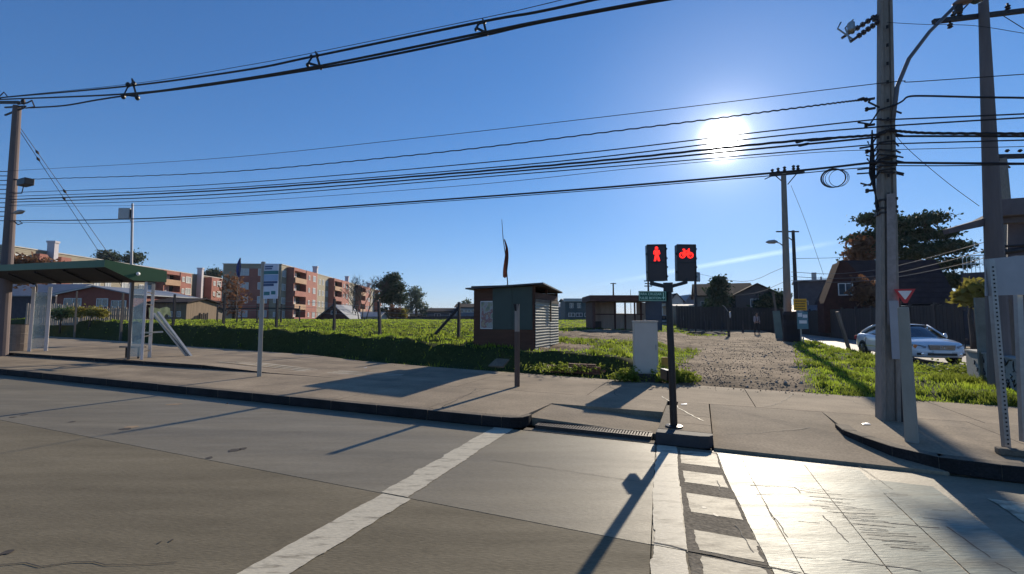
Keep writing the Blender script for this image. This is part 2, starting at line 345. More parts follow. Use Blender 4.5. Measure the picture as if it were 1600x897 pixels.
# painted markings, thin sheets 4 mm proud with ragged edges
def marking(name, s0, s1, n0, n1, m, z=.0045, rag=.012, step=.06, sk0=0, sk1=0, kk=(0, 0)):
    vs = []; fs = []; step = .022; k = max(2, int((n1 - n0) / step)); ea = eb = 0.; ja = jb = 0.
    for i in range(k + 1):
        n = n0 + (n1 - n0) * i / k; t = i / k
        ea = ea * .86 + random.uniform(-rag, rag) * .3; eb = eb * .86 + random.uniform(-rag, rag) * .3
        if random.random() < .05: ja = random.uniform(-rag, rag) * .8
        if random.random() < .05: jb = random.uniform(-rag, rag) * .8
        vs += [SN(s0 + kk[0] * (5.4 - n) + sk0 * t + ea + ja, n, z), SN(s1 + kk[1] * (5.4 - n) + sk1 * t + eb + jb, n, z)]
        if i: a = 2 * i; fs.append((a - 2, a - 1, a + 1, a))
    o = MB().add(vs, fs).build(name, m, road); return o
marking('stop_line', -2.71, -2.40, -1.5, 3.36, m_white, rag=.012)
marking('stop_line', -2.74, -2.45, 3.38, 5.74, m_white, rag=.022, sk0=-.08, sk1=-.07)
for n0, n1 in ((-2.5, 3.365), (3.375, 5.73)): marking('edge_line', -.515, -.285, n0, n1, m_white, kk=(.083, .078))
for n0, n1 in ((-2.5, 3.36), (3.38, 5.66)): marking('rough_strip', -.28, .165, n0, n1, mat('rough dark strip', (.22, .19, .142), .95, .3, 3, .6, 40, fine=.3, spec=.05), z=.0028, rag=.006, kk=(.08, .10))
for a, b, r_ in ((5.28, 5.62, .012), (4.74, 5.08, .012), (4.05, 4.46, .014), (3.42, 3.72, .03), (3.12, 3.34, .04), (2.3, 2.65, .03), (1.5, 1.9, .03), (.7, 1.1, .03)):
    marking('crossing_block', -.25, .14, a, b, m_blk, rag=r_, kk=(.10, .10))
for n0, n1 in ((-2.5, 3.365), (3.375, 5.66)):
    marking('lane_paint', .17, .40, n0, n1, m_green, z=.005, rag=.006, kk=(.10, .075)); marking('lane_paint', .41, 1.0, n0, n1 - .03, m_green, z=.005, rag=.004, kk=(.075, .03))
    marking('lane_paint', 1.01, 1.5, n0, n1 - .06, m_green, z=.005, rag=.004, kk=(.03, 0)); marking('lane_paint', 1.51, 1.99, n0, n1 - .25 * (n1 > 4), m_green, z=.005, rag=.006)
marking('crossing_stripe', 2.3, 2.62, 2.2, 5.3, m_blk, rag=.02); marking('crossing_stripe', 3.1, 3.42, 2.2, 5.3, m_blk, rag=.02)
marking('crossing_stripe', 4.0, 4.32, 2.2, 5.3, m_blk, rag=.02)
# grooves and patches in the paint
def crack(pts, w=.012, z=.0066, m=None, name='crack'):
    b = MB(); vs = []; fs = []
    for i, (s, n) in enumerate(pts):
        t = pts[min(i + 1, len(pts) - 1)]; q = pts[max(i - 1, 0)]; d = Vector((t[0] - q[0], t[1] - q[1])).normalized(); ww = w * random.uniform(.5, 1.2) / 2
        vs += [SN(s - d.y * ww, n + d.x * ww, z), SN(s + d.y * ww, n - d.x * ww, z)]
        if i: fs.append((2 * i - 2, 2 * i - 1, 2 * i + 1, 2 * i))
    return b.add(vs, fs).build(name, m or m_joint, road)
def jag(s0, n0, s1, n1, k=12, a=.02): return [(s0 + (s1 - s0) * i / k + random.uniform(-a, a), n0 + (n1 - n0) * i / k + random.uniform(-a, a)) for i in range(k + 1)]
def pj(u0, v0, u1, v1, k=10, a=.01, w=.010):
    A_, B_ = toSN(P(u0, v0, 0)), toSN(P(u1, v1, 0)); crack(jag(A_[0], A_[1], B_[0], B_[1], k, a), w)
crack(jag(-.37, 3.40, 1.99, 3.27, 18, .012), .014); crack(jag(-13.5, 2.35, -8, 1.6, 26, .03), .010, .004); crack(jag(-5.5, .9, -3.2, 1.9, 18, .03), .008, .004); crack(jag(-2.2, 4.62, -.6, 4.58, 14, .01), .007, .004)
pj(1287, 807, 1326, 849, 8); pj(1478, 824, 1549, 873, 8, .006, .012); pj(1347, 736, 1397, 768, 8, .006, .008); pj(1173, 759, 1243, 763, 6); pj(1314, 876, 1440, 893, 8, .012); pj(1243, 763, 1250, 772, 3); pj(1553, 880, 1590, 897, 5); pj(1380, 817, 1470, 827, 6); pj(1195, 790, 1232, 840, 8, .012); pj(1120, 752, 1126, 768, 4); pj(1150, 820, 1180, 866, 7, .014)
for i in range(30):                                  # the raked grooves in the paint
    u, v = 1240 + i * 5.2 + random.uniform(-8, 8), 762 + i * 3.3 + random.uniform(-2, 2); pj(u, v, u + random.uniform(30, 85), v + random.uniform(2, 7), 5, .003, .006)
for i in range(8): u, v = random.uniform(1130, 1500), random.uniform(720, 880); pj(u, v, u + random.uniform(15, 40), v + random.uniform(0, 5), 4, .006, .005)
m_hole = mat('pothole dirt', (.05, .04, .032), .9, .4, 20)
m_rust = mat('ochre chip patch', (.30, .21, .12), .9, .3, 20)
for (u, v, w, h, mm) in ((196, 670, .16, .07, m_hole), (206, 667, .2, .09, m_rust), (366, 703, .16, .07, m_hole), (380, 701, .1, .05, m_hole), (112, 659, .1, .05, m_hole),
                        (38, 648, .1, .05, m_hole), (20, 652, .1, .05, m_hole), (327, 715, .08, .04, m_hole), (12, 862, .07, .04, m_hole), (250, 847, .02, .02, m_hole), (268, 844, .02, .02, m_hole),
                        (270, 632, .3, .05, m_rust), (1100, 793, .05, .02, m_white), (1118, 805, .04, .03, m_white)):
    c = P(u, v, .003); k = 11
    MB().face([(c.x + w / 2 * math.cos(6.283 * i / k) * random.uniform(.7, 1.15), c.y + h / 2 * math.sin(6.283 * i / k) * random.uniform(.7, 1.2) * 2, .0035 if mm is m_hole else .003 if mm is m_rust else .006) for i in range(k)]).build('surface_chip', mm, road)
# ---------------------------------------------------------------- pavement
pave = thing('pavement', None, None); pave['kind'] = 'structure'
MB().face([SN(-60, 5.9, -.06), SN(30, 5.9, -.06), SN(30, 9.5, -.06), SN(6, 9.6, -.06), SN(-.5, 10.2, -.06), SN(-22, 13.2, -.06), SN(-60, 18, -.06)]).build('pavement_bed', m_joint, pave)
random.seed(11)
def lift(s): return .11 * float(1 - sm(-13, -9.5, s))
s = -58.0
while s < -2.3:
    t = s + (2.6 if s < -8 else 1.9); t = min(t, -2.27)
    if -2.27 - t < .8: t = -2.27
    slab(s, t, 5.92, 8.3, .15 + random.uniform(-.002, .002), m=m_pave, parent=pave, name='paving_slab', th=.16)
    s = t
bz = (.10, .03, .045, .145)
slab(-2.27, -.56, 6.16, 7.3, zz=bz, m=m_pave, parent=pave, name='sunken_bay', g=.002, th=.12)
slab(-2.27, -.56, 7.305, 8.3, .15, m=m_pave, parent=pave, name='paving_slab', th=.16)
slab(-.55, -.40, 5.98, 7.9, .152, m=m_kerb, parent=pave, name='kerb_stone', g=.001, th=.15)
slab(-.39, .10, 5.98, 6.45, .149, m=m_pave, parent=pave, name='paving_slab', g=.003, th=.15)
slab(-.39, .10, 6.46, 7.2, .149, m=m_pave, parent=pave, name='paving_slab', g=.003, th=.15)
slab(-.39, .10, 7.21, 8.3, .149, m=m_pave, parent=pave, name='paving_slab', g=.003, th=.15)
# ramp down to the crossing
q = [SN(.115, 5.765, .030), SN(2.3, 5.765, .030), SN(2.0, 6.2, .055), SN(1.70, 7.0, .095), SN(1.70, 7.5, .118), SN(1.70, 8.29, .149), SN(.115, 8.29, .149)]
MB().ext([p - Vector((0, 0, .1)) for p in q], (0, 0, .1)).build('crossing_ramp', m_pave, pave)
for a, b in ((1.73, 3.4), (3.4, 5.2), (5.2, 7), (7, 9), (9, 12)):
    n0 = 6.95 if a < 2 else 5.92
    if a < 2:
        q = [SN(2.2, 5.92, .15), SN(3.395, 5.92, .15), SN(3.395, 8.29, .15), SN(1.705, 8.29, .15), SN(1.705, 7.5, .149), SN(1.75, 7.0, .147), SN(1.93, 6.3, .15)]
        MB().ext([p - Vector((0, 0, .2)) for p in q], (0, 0, .2)).build('paving_slab', m_pave, pave)
    else: slab(a, b, n0, 8.3, .15, m=m_pave, parent=pave, name='paving_slab', th=.2)
s = -58.0
while s < 6.4:
    t = s + 2.8; q = [SN(s + .006, 8.31), SN(t - .006, 8.31), SN(t - .006, float(edge(t)) + .1), SN(s + .006, float(edge(s)) + .1)]
    for i, p in enumerate(q): p.z = .148 + lift(s if i in (0, 3) else t) - .3
    kb = MB().ext(q, (0, 0, .3)); kb.m[2] = 1; kb.build('paving_slab', [m_pave2, m_faceshade], pave); s = t  # riser face darkened too, its shade put into the colour
# wear lines and the white painted edges on the pavement
def pline(pts, w, m, name='painted_line', z=.155):
    b = MB(); vs = []; fs = []
    for i, p in enumerate(pts):
        p = Vector(p); t = Vector(pts[min(i + 1, len(pts) - 1)]); q = Vector(pts[max(i - 1, 0)]); d = (t - q).normalized(); ww = w * random.uniform(.45, 1.25) / 2; e_ = Vector((-d.y, d.x, 0)) * ww
        vs += [p + e_, p - e_]
        if i: fs.append((2 * i - 2, 2 * i - 1, 2 * i + 1, 2 * i))
    return b.add(vs, fs).build(name, m, pave)
def pl(u0, v0, u1, v1, k=14, z=.155, a=.012):
    A_, B_ = P(u0, v0, z), P(u1, v1, z); return [A_.lerp(B_, i / k) + Vector((random.uniform(-a, a), random.uniform(-a, a), 0)) for i in range(k + 1)]
pline(pl(1034, 619, 1060, 636), .018, m_white); pline(pl(1060, 637, 1100, 660), .018, m_white)
for n_, s0, s1 in ((9.0, -13.5, -7.6), (9.2, -13.0, -6.9), (9.4, -12.4, -7.0)):
    pline([SN(s0 + (s1 - s0) * i / 16, n_, .15 + lift(s0 + (s1 - s0) * i / 16) + .008) for i in range(17)], .07, m_white, z=0)
for a_ in ((-3.9, 6.0, -4.5, 8.2), (-9.0, 6.1, -8.2, 7.4), (-1.4, 8.4, -1.9, 10.2), (.9, 8.4, 1.5, 9.9), (2.7, 8.4, 2.3, 9.8), (-6.6, 8.5, -7.3, 10.6), (-13.6, 6.2, -12.8, 8.2), (.3, 6.4, 1.3, 7.3), (3.1, 6.3, 4.0, 8.1)):
    z_ = .1555 + (lift((a_[0] + a_[2]) / 2) if a_[1] > 8.3 else 0); k_ = 22; w_ = 0.; pp_ = []
    for i in range(k_ + 1): w_ += random.uniform(-.035, .035); t = i / k_; pp_.append(SN(a_[0] + (a_[2] - a_[0]) * t + w_, a_[1] + (a_[3] - a_[1]) * t, z_ if a_[0] != .3 else .036 + .0455 * (a_[1] + (a_[3] - a_[1]) * t - 5.765) ))
    pline(pp_, .011, m_joint, 'crack', z=0)
# kerbs
def kerb(s0, s1, n0=5.76, n1=5.92, z=.155, step=1.0):
    s = s0
    while s < s1 - .05:
        t = min(s + step, s1); b = MB(); b.ext([SN(s + .004, n0), SN(t - .004, n0), SN(t - .004, n1), SN(s + .004, n1)], (0, 0, z + random.uniform(-.003, .003)))
        b.m[2] = 1; b.build('kerb_stone', [m_kerb, m_faceshade], pave, bevel=.012); s = t
kerb(-46, -2.55)
q = [SN(-2.55, 5.76), SN(-2.36, 5.78), SN(-2.24, 5.86), SN(-2.2, 6.0), SN(-2.2, 6.14), SN(-2.27, 6.14), SN(-2.30, 5.93), SN(-2.55, 5.925)]
kb = MB().ext(q, (0, 0, .155)); kb.m[2:7] = [1] * 5; kb.build('kerb_stone', [m_kerb, m_faceshade], pave, bevel=.010)
q = [SN(-.56, 5.76), SN(-.05, 5.76), SN(.06, 5.79), SN(.11, 5.88), SN(.11, 5.975), SN(-.56, 5.975)]
MB().ext(q, (0, 0, .15)).build('kerb_stone', m_black if 0 else mat('shadow toned kerb', (.05, .045, .045), .8, .3, 8, .3), pave, bevel=.012)  # the island kerb's shadow is put into its near-black colour
ks = [(1.66, 7.4, .16), (1.66, 7.0, .158), (1.78, 6.55, .157), (1.95, 6.12, .156), (2.25, 5.84, .156), (2.7, 5.76, .156), (3.7, 5.76, .156), (4.7, 5.76, .156), (5.7, 5.76, .156), (6.7, 5.76, .156)]
for a, b in zip(ks[:-1], ks[1:]):
    d = Vector((b[0] - a[0], b[1] - a[1])).normalized(); ox, oy = -d.y * .16, d.x * .16; ox, oy = (abs(ox), abs(oy)) if b[1] < a[1] else (0, .16)
    kb = MB().ext([SN(a[0], a[1]), SN(b[0], b[1]), SN(b[0] + ox, b[1] + oy), SN(a[0] + ox, a[1] + oy)], (0, 0, a[2])); kb.m[2] = 1; kb.build('kerb_stone', [m_kerb, m_faceshade], pave, bevel=.01)
# gutter and the drain grate
slab(-2.2, -.57, 5.765, 5.90, .006, m=m_kerb, parent=pave, name='gutter', g=.002)
dg = thing('drain_grate', 'slotted iron drain grate in the gutter beside the traffic light island', 'drain grate', SN(-1.44, 6.26, .0), RZ)
MB().box(-.8, .8, -.11, .11, .0, .008).build('sump', m_dark, dg)
b = MB(); b.box(-.8, .8, -.125, -.105, .0, .055); b.box(-.8, .8, .105, .125, 0, .055); b.box(-.81, -.79, -.105, .105, 0, .05); b.box(.79, .81, -.105, .105, 0, .05); b.build('frame', m_iron, dg)
bar = MB().box(-.011, .011, -.104, .104, .012, .05).build('bar', m_iron, dg); bar.location = (-.775, 0, 0)
for i in range(1, 42): share(bar, dg, (-.775 + i * .0378, 0, 0))
# the kerb line as measured: move the front strip of pavement and the lane edge onto it
def shift_line(o, ends):
    me = o.data
    for v in me.vertices:
        s_, n_ = v.co.x * rx + v.co.y * ry, v.co.x * nx + v.co.y * ny
        w_ = float(sm(5.1, 5.7, n_) * (1 - sm(6.25, 7.25, n_))); n_ += .24 * w_
        if ends and n_ < 7.6: s_ -= .22 * max(0., 1 - abs(s_ + 2.35) / .8)
        v.co.x, v.co.y = s_ * rx + n_ * nx, s_ * ry + n_ * ny
done_ = set()
for o in list(pave.children) + list(road.children):
    if o.type == 'MESH' and o.data.name not in done_: done_.add(o.data.name); shift_line(o, o.parent == pave)
# ---------------------------------------------------------------- side street
m_st = mat('side street concrete', (.27, .25, .22), .7, .15, .7, .2, 30, fine=.1)
def stz(s, n): return -.065 + .3 * sm(30, 75, n) + 0 * s
st = grid('side_street', np.array([6.35, 9, 11.9]), np.concatenate([np.linspace(9.4, 30, 12), np.linspace(34, 120, 30)]), stz, m_st); tag(st, kind='structure')
MB().ext([SN(11.9, 6, -.1), SN(13.4, 6, -.1), SN(13.4, 60, -.1), SN(11.9, 60, -.1)], (0, 0, .24)).build('side_pavement', m_pave2)['kind'] = 'structure'
MB().ext([SN(6.2, 10, -.1), SN(6.36, 10, -.1), SN(6.36, 29, -.1), SN(6.2, 29, -.1)], (0, 0, .16)).build('side_kerb', m_kerb)['kind'] = 'structure'
# ================================================================ traffic light on the island
m_sblk = mat('black painted steel', (.012, .010, .011), .4, .2, 8)
m_red = mat('lit red lamp', (.3, .0, .0), .5, 0, emit=(1, .015, .01, 2.6))
m_lens = mat('dark lamp lens', (.03, .012, .012), .3, .3, 30)
m_gsign = mat('green sign face', (.012, .10, .06), .45, .1)
m_gtext = mat('pale green lettering', (.50, .75, .58), .5, .05)
tl = thing('traffic_light', 'black pedestrian and bicycle signal post with two red lights on the kerb island', 'traffic light', P(1053, 667, .15), 0)
b = MB(); b.lathe([(.11, 0), (.11, .02), (.06, .03)], seg=14); b.build('base_plate', m_sblk, tl)
b = MB(); b.tube([(0, 0, .0), (-.012, 0, 1.0), (-.03, 0, 1.86)], [.048, .045, .043], 14); b.build('post', m_sblk, tl, smooth=False)
b = MB(); b.beam((-.03, 0, 1.80), (-.03, 0, 1.93), .12, .12); b.beam((-.27, 0, 1.925), (-.03, 0, 1.87), .06, .045); b.beam((-.03, 0, 1.87), (.21, 0, 1.935), .06, .045)
b.beam((-.25, 0, 1.90), (-.25, 0, 1.97), .05, .05); b.beam((.21, 0, 1.92), (.21, 0, 1.99), .05, .05); b.build('bracket', m_sblk, tl)
b = MB(); b.box(-.065, .005, .046, .31, .60, .74); b.build('button_shadow_box', m_sblk, tl, bevel=.008)  # unseen box added behind the post, made deep to throw a shadow blob
def stroke(bm, pts, r, y=-.001): bm.tube([Vector((x, y, z)) for x, z in pts], r, 6)
for cx, kind, ta_ in ((-.238, 'person', -.02), (.165, 'bike', .015)):
    hd = MB(); hd.box(-.13, .13, -.02, .07, -.25, .25)
    hd = hd.build('signal_head', m_sblk, tl, bevel=.012); hd.location = (cx + .055, 0, 2.205); hd.rotation_euler = (0, ta_ * .6, ta_)
    b = MB(); b.box(-.132, .132, -.034, -.021, -.252, -.238); b.box(-.132, .132, -.034, -.021, .238, .252); b.box(-.132, -.120, -.034, -.021, -.238, .238); b.box(.120, .132, -.034, -.021, -.238, .238)
    b.box(-.118, .118, -.03, -.021, -.006, .006); b.build('visor_rim', m_sblk, hd)
    MB().box(-.118, .118, -.024, -.021, .008, .236).build('upper_lens', m_lens, hd); MB().box(-.118, .118, -.024, -.021, -.236, -.008).build('lower_lens', m_lens, hd)
    hg = MB()
    for z in (-.19, -.06, .06, .19): hg.box(.131, .148, -.02, .0, z - .012, z + .012)
    for z in (-.13, .12): hg.box(-.148, -.131, -.02, .0, z - .012, z + .012)
    hg.each('hinge', m_sblk, hd)
    b = MB()
    if kind == 'person':
        b.lathe([(.004, -.004), (.02, -.003), (.021, 0), (.004, .001)], (0, -.027, .200), 12, axis='y')
        b.ext([(-.034, -.029, .172), (.034, -.029, .172), (.046, -.029, .120), (.034, -.029, .112), (.024, -.029, .150), (.024, -.029, .095), (.042, -.029, .022), (.016, -.029, .022), (0, -.029, .080),
               (-.016, -.029, .022), (-.042, -.029, .022), (-.024, -.029, .095), (-.024, -.029, .150), (-.034, -.029, .112), (-.046, -.029, .120)], (0, .004, 0))
    else:
        for wx in (-.056, .052):
            b.tube([(wx + .034 * math.cos(a * .3307), -.028, .102 + .034 * math.sin(a * .3307)) for a in range(20)], .009, 6)
        for pts in ([(-.056, .102), (-.028, .158)], [(-.028, .158), (.030, .158)], [(-.028, .158), (-.004, .105)], [(-.004, .105), (.030, .158)], [(-.056, .102), (-.004, .105)], [(.052, .102), (.026, .182)], [(.026, .182), (.042, .186)],
                    [(-.030, .158), (-.036, .178)], [(-.050, .180), (-.022, .180)]):
            stroke(b, pts, .0085, -.028)
    b.build('red_figure' if kind == 'person' else 'red_bicycle', m_red, hd)
sg = MB(); sg.box(-.185, .185, -.006, .0, -.068, .068); sg = sg.build('instruction_sign', m_gsign, tl, bevel=.0); sg.location = (-.265, -.052, 1.745); sg.rotation_euler = (0, .01, -.04)
b = MB(); b.box(-.178, .178, -.0085, -.0065, .057, .062); b.box(-.178, .178, -.0085, -.0065, -.062, -.057); b.box(-.178, -.173, -.0085, -.0065, -.057, .057); b.box(.173, .178, -.0085, -.0065, -.057, .057)
b.build('sign_border', m_gtext, sg)
text('lettering', 'PARA CRUZAR', .046, m_gtext, sg, (-.033, -.0075, .027), (R(90), 0, 0), .001, bold=.0006)
text('lettering', 'PULSE BOTON', .046, m_gtext, sg, (-.033, -.0075, -.027), (R(90), 0, 0), .001, bold=.0006)
MB().ext([(.139, -.0085, .048), (.151, -.0085, .048), (.151, -.0085, -.012), (.163, -.0085, -.012), (.145, -.0085, -.046), (.127, -.0085, -.012), (.139, -.0085, -.012)], (0, .002, 0)).build('arrow', m_gtext, sg)
MB().box(-.10, -.03, -.02, .02, 1.70, 1.80).build('sign_clamp', m_sblk, tl)
# ================================================================ control cabinet
m_cab = mat('grey cabinet paint', (.56, .50, .42), .5, .06, 3, spec=.3)
cb = thing('control_cabinet', 'tall pale grey metal control cabinet on a low concrete plinth', 'cabinet', P(1011, 596, .15), RZ * .35)
b = MB(); b.box(-.30, .33, -.02, .34, -.1, .17); b.build('plinth', mat('dark plinth concrete', (.07, .06, .05), .9, .3, 4, .3), cb, bevel=.01)  # plinth in a darker concrete tone
b = MB(); b.box(-.265, .265, .02, .30, .17, 1.36); cbb = b.build('body', m_cab, cb, bevel=.008)
b = MB(); b.box(-.28, .28, .0, .32, 1.361, 1.385); b.lathe([(.012, 0), (.012, .03)], (0, .15, 1.385), 8); b.build('lid', m_cab, cb, bevel=.004)
b = MB(); b.box(-.25, .25, .012, .0195, .2, 1.33); dr = b.build('door', m_cab, cb, bevel=.003)
MB().box(.2, .225, .002, .0115, .72, .84).build('handle', m_galv, dr)
yb = thing('yellow_marker', 'short ochre yellow box marker standing behind the grey cabinet', 'marker post', P(1040, 577, .2), 0)
MB().box(-.10, .10, -.03, .03, -.1, .33).build('panel', mat('ochre yellow paint', (.42, .25, .05), .7, .15, 8), yb, bevel=.006); MB().box(-.085, -.04, -.034, -.031, -.1, .33).build('rib', MATS['ochre yellow paint'], yb)
# ================================================================ poles
def upright(name, label, base, top_z, w0, w1, m, group=None, lean=(0, 0), web=True, cat='utility pole'):
    t = thing(name, label, cat, base, RZ, group); h = top_z - base.z; b = MB()
    if web:   # concrete post with a recessed web between two flanges
        a = Vector((0, 0, -.3)); c = Vector((lean[0], lean[1], h))
        b.beam(a, c, w0 * .55, w0 * .70, w2=w1 * .55, h2=w1 * .70, upv=(0, 1, 0))
        for sx in (-1, 1):
            b.beam(a + Vector((sx * w0 * .39, 0, 0)), c + Vector((sx * w1 * .39, 0, 0)), w0 * .24, w0 * 1.15, w2=w1 * .24, h2=w1 * 1.15, upv=(0, 1, 0))
    else: b.tube([(0, 0, -.3), (lean[0] * .5, lean[1] * .5, h / 2), (lean[0], lean[1], h)], [w0 / 2, (w0 + w1) / 4, w1 / 2], 14)
    b.build('post', m, t, bevel=.012 if web else 0, smooth=False); return t
mb_ = P(1386, 655, .15)
mp = upright('utility_pole', 'tall concrete utility pole wrapped in cables beside the yield sign', mb_, 9.6, .232, .10, m_conc, lean=(.40, .0))
def shear(b): b.v = [(x * .82 + .0423 * z, y * .84, z) for x, y, z in b.v]
def onpole(u, v, dy=0.): return NP(u, v, toSN(mb_)[1] + dy)
def loc(t, p):                      # world point into the frame of a thing turned by RZ
    d = p - Vector(t.location); return Vector((d.x * rx + d.y * ry, d.x * nx + d.y * ny, d.z))
b = MB()                            # bolt holes and marks on the face
for z in np.arange(2.1, 5.9, .28): b.box(-.018, .018, -.131, -.125, z, z + .05)
shear(b); b.each('step_hole', m_dark, mp)
b = MB()
for z, k in ((3.78, 1), (3.68, 1), (3.05, 0), (3.17, 0), (2.98, 0)): 
    q = .15 - .008 * z; b.beam((-q - .01, -q, z), (q + .01, -q, z + .01), .02, .03); b.beam((-q, -q, z), (-q, q, z), .02, .03); b.beam((q, -q, z), (q, q, z), .02, .03)
shear(b); b.each('strap', m_iron, mp)
bq = MB().box(-.03, .095, -.142, -.137, 1.35, 3.25); shear(bq); bq.build('pale_strip', mat('pale pole strip', (.30, .255, .23), .9, .3, 9), mp)  # strip a little paler than the pole concrete
rng2 = random.Random(5)
b = MB()                            # tangle of cable ends where the lines are tied off
for i in range(9):
    z = 3.5 + .95 * rng2.random(); x0 = -.13; pts = [(x0 - .12 - .2 * rng2.random(), -.06, z - .12 * rng2.random()), (x0 - .12, -.10, z - .1), (x0, -.14, z + .08), (.08, -.15, z + .02 + .1 * rng2.random()), (.14, -.06, z + .05), (.19 + .08 * rng2.random(), 0, z + .03)]
    b.tube(pts, .011 + .006 * rng2.random(), 5)
for i in range(5): b.tube([(-.21, -.06, 4.25), (-.17 - .02 * i, -.05, 3.6), (-.16 + .01 * i, -.05, 3.1), (-.13, -.06, 2.95)], .012, 5)
shear(b); b.each('cable_end', m_cable, mp)
b = MB()
for z, x in ((4.75, -.15), (4.60, -.14), (4.35, -.15), (3.95, -.14), (3.35, -.14)):
    b.beam((x, 0, z), (x - .12, 0, z), .03, .03); b.lathe([(.02, 0), (.032, .015), (.02, .03), (.032, .045), (.02, .06)], (x - .13, 0, z - .03), 10)
shear(b); b.each('insulator', m_iron, mp)
# street lamp on the same pole
q0, q1, q2, q3, q4 = [onpole(u, v, -.1) for u, v in ((1395, 190), (1402, 135), (1420, 92), (1452, 50), (1497, 5))]
lm = thing('street_lamp', 'street lamp with a curved steel arm bracketed on the tall concrete pole', 'street lamp', q0, RZ)
b = MB(); b.tube([loc(lm, p) for p in (q0, q1, q2, q3, q4)], [.028, .028, .027, .025, .024], 10); b.build('arm', mat('dull painted steel', (.12, .12, .13), .5, .2), lm, smooth=True)
e = loc(lm, q4); b = MB(); prof = [(.02, 0), (.07, .05), (.10, .16), (.10, .34), (.06, .50), (.01, .54)]
b.lathe(prof, (0, 0, 0), 14, axis='x'); b.v = [(x * .95, y * .9, z * .55 + x * .15) for x, y, z in b.v]
hd = b.build('lamp_head', mat('lamp head rust brown', (.20, .15, .14), .5, .2), lm, smooth=True); hd.location = e + Vector((-.06, 0, .0))
MB().lathe([(.01, -.035), (.055, -.02), (.075, 0)], (.27, 0, -.02), 12).build('lamp_bowl', m_pane, hd)
MB().box(.02, .1, -.02, .02, -.14, -.02).build('bracket', m_iron, hd)
# fuse switches near the top of the pole
fz = onpole(1380, 25)
fs = thing('fuse_switch_set', 'pair of slanted fuse switches on a bracket high on the concrete pole', 'switchgear', fz, RZ)
for i, (a_, b_) in enumerate((((-.02, 0, -.05), (-.42, .0, -.30)), ((-.02, .1, .10), (-.50, .1, -.16)))):
    b = MB(); a_, b_ = Vector(a_), Vector(b_); b.tube([a_, b_], .022, 8)
    for k in range(1, 6):
        c = a_.lerp(b_, k / 7); d = (b_ - a_).normalized() * .012; b.tube([c - d, c + d], .042, 10)
    b.build('fuse_tube', mat('brown porcelain', (.05, .035, .04), .3, .2), fs)
b = MB(); b.lathe([(.035, 0), (.05, .02), (.05, .13), (.035, .15)], (-.40, 0, -.14), 10); b.tube([(-.42, 0, -.3), (-.47, .02, -.05), (-.36, .03, .06)], .012, 6); b.tube([(-.38, 0, -.28), (-.56, .05, -.02), (-.50, .1, .1)], .012, 6); b.build('fuse_cap', m_galv, fs)
MB().beam((.0, 0, .0), (-.12, .05, .0), .05, .05).build('bracket', m_iron, fs)
# right-hand pole, transformer platform and the pole behind it
rp = D(1562, 600, 9.0); rp.z = .15
r1 = upright('utility_pole', 'heavy dark utility pole rising from behind the graffitied concrete wall', rp, 9.8, .38, .12, mat('stained dark concrete', (.15, .125, .115), .85, .3, 2.5, .3, stretch=(1, 1, .2)), lean=(.24, .0), web=False)
def rl(u, v, d=9.0): return loc(r1, D(u, v, d))
MB().beam(rl(1458, 34), rl(1640, 12), .07, .09).build('crossarm', m_iron, r1)
b = MB()
for u, v in ((1500, 28), (1490, 30), (1484, 33), (1575, 17)): p = rl(u, v); b.lathe([(.02, 0), (.05, .02), (.03, .05), (.05, .08), (.02, .11), (.02, .15)], p + Vector((0, 0, .02 if u > 1485 else -.16)), 10)
b.each('insulator', m_iron, r1)
b = MB(); b.tube([rl(1528, 5), rl(1545, 22)], .015, 6); b.tube([rl(1492, 28), rl(1528, -10)], .015, 6); b.tube([rl(1560, 20), rl(1600, 45)], .008, 5); b.each('brace', m_iron, r1)
plt = thing('transformer_platform', 'concrete beam platform between the dark pole and the pole at the frame edge', 'platform', D(1575, 345, 9.4), RZ)
m_beam = mat('dark concrete beam', (.13, .11, .11), .85, .25, 3, .3)  # beams in one dark concrete tone
def pq(u, v, d): return loc(plt, D(u, v, d))
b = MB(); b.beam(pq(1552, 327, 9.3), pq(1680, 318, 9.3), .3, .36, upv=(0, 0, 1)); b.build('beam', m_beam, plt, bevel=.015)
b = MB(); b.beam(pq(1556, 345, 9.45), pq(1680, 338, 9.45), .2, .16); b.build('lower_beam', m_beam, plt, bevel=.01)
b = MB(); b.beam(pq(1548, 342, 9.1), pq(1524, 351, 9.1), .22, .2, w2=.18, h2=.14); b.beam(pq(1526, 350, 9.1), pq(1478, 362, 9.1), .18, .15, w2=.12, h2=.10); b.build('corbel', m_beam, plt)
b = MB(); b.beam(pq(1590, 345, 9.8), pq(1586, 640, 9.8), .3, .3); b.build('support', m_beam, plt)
b = MB(); b.tube([pq(1562, 395, 9.5), pq(1600, 390, 9.5)], .06, 8); b.tube([pq(1566, 385, 9.5), pq(1640, 382, 9.5)], .03, 6); b.each('bushing', m_iron, plt)
r2b = D(1594, 600, 15.0); r2b.z = .2
r2 = upright('utility_pole', 'slimmer utility pole with a short crossarm behind the transformer platform', r2b, 1.6 + (497 - 243) * 15 / 690, .36, .24, m_conc, web=False)
def r2l(u, v): return loc(r2, D(u, v, 15.0))
MB().beam(r2l(1554, 245), r2l(1640, 243), .12, .14).build('crossarm', m_dwood, r2)
b = MB(); b.tube([r2l(1556, 247), r2l(1578, 262)], .03, 6); b.lathe([(.02, 0), (.07, .05), (.04, .1)], r2l(1574, 238), 8); b.lathe([(.02, 0), (.07, .05), (.04, .1)], r2l(1594, 238), 8); b.each('insulator', m_iron, r2)
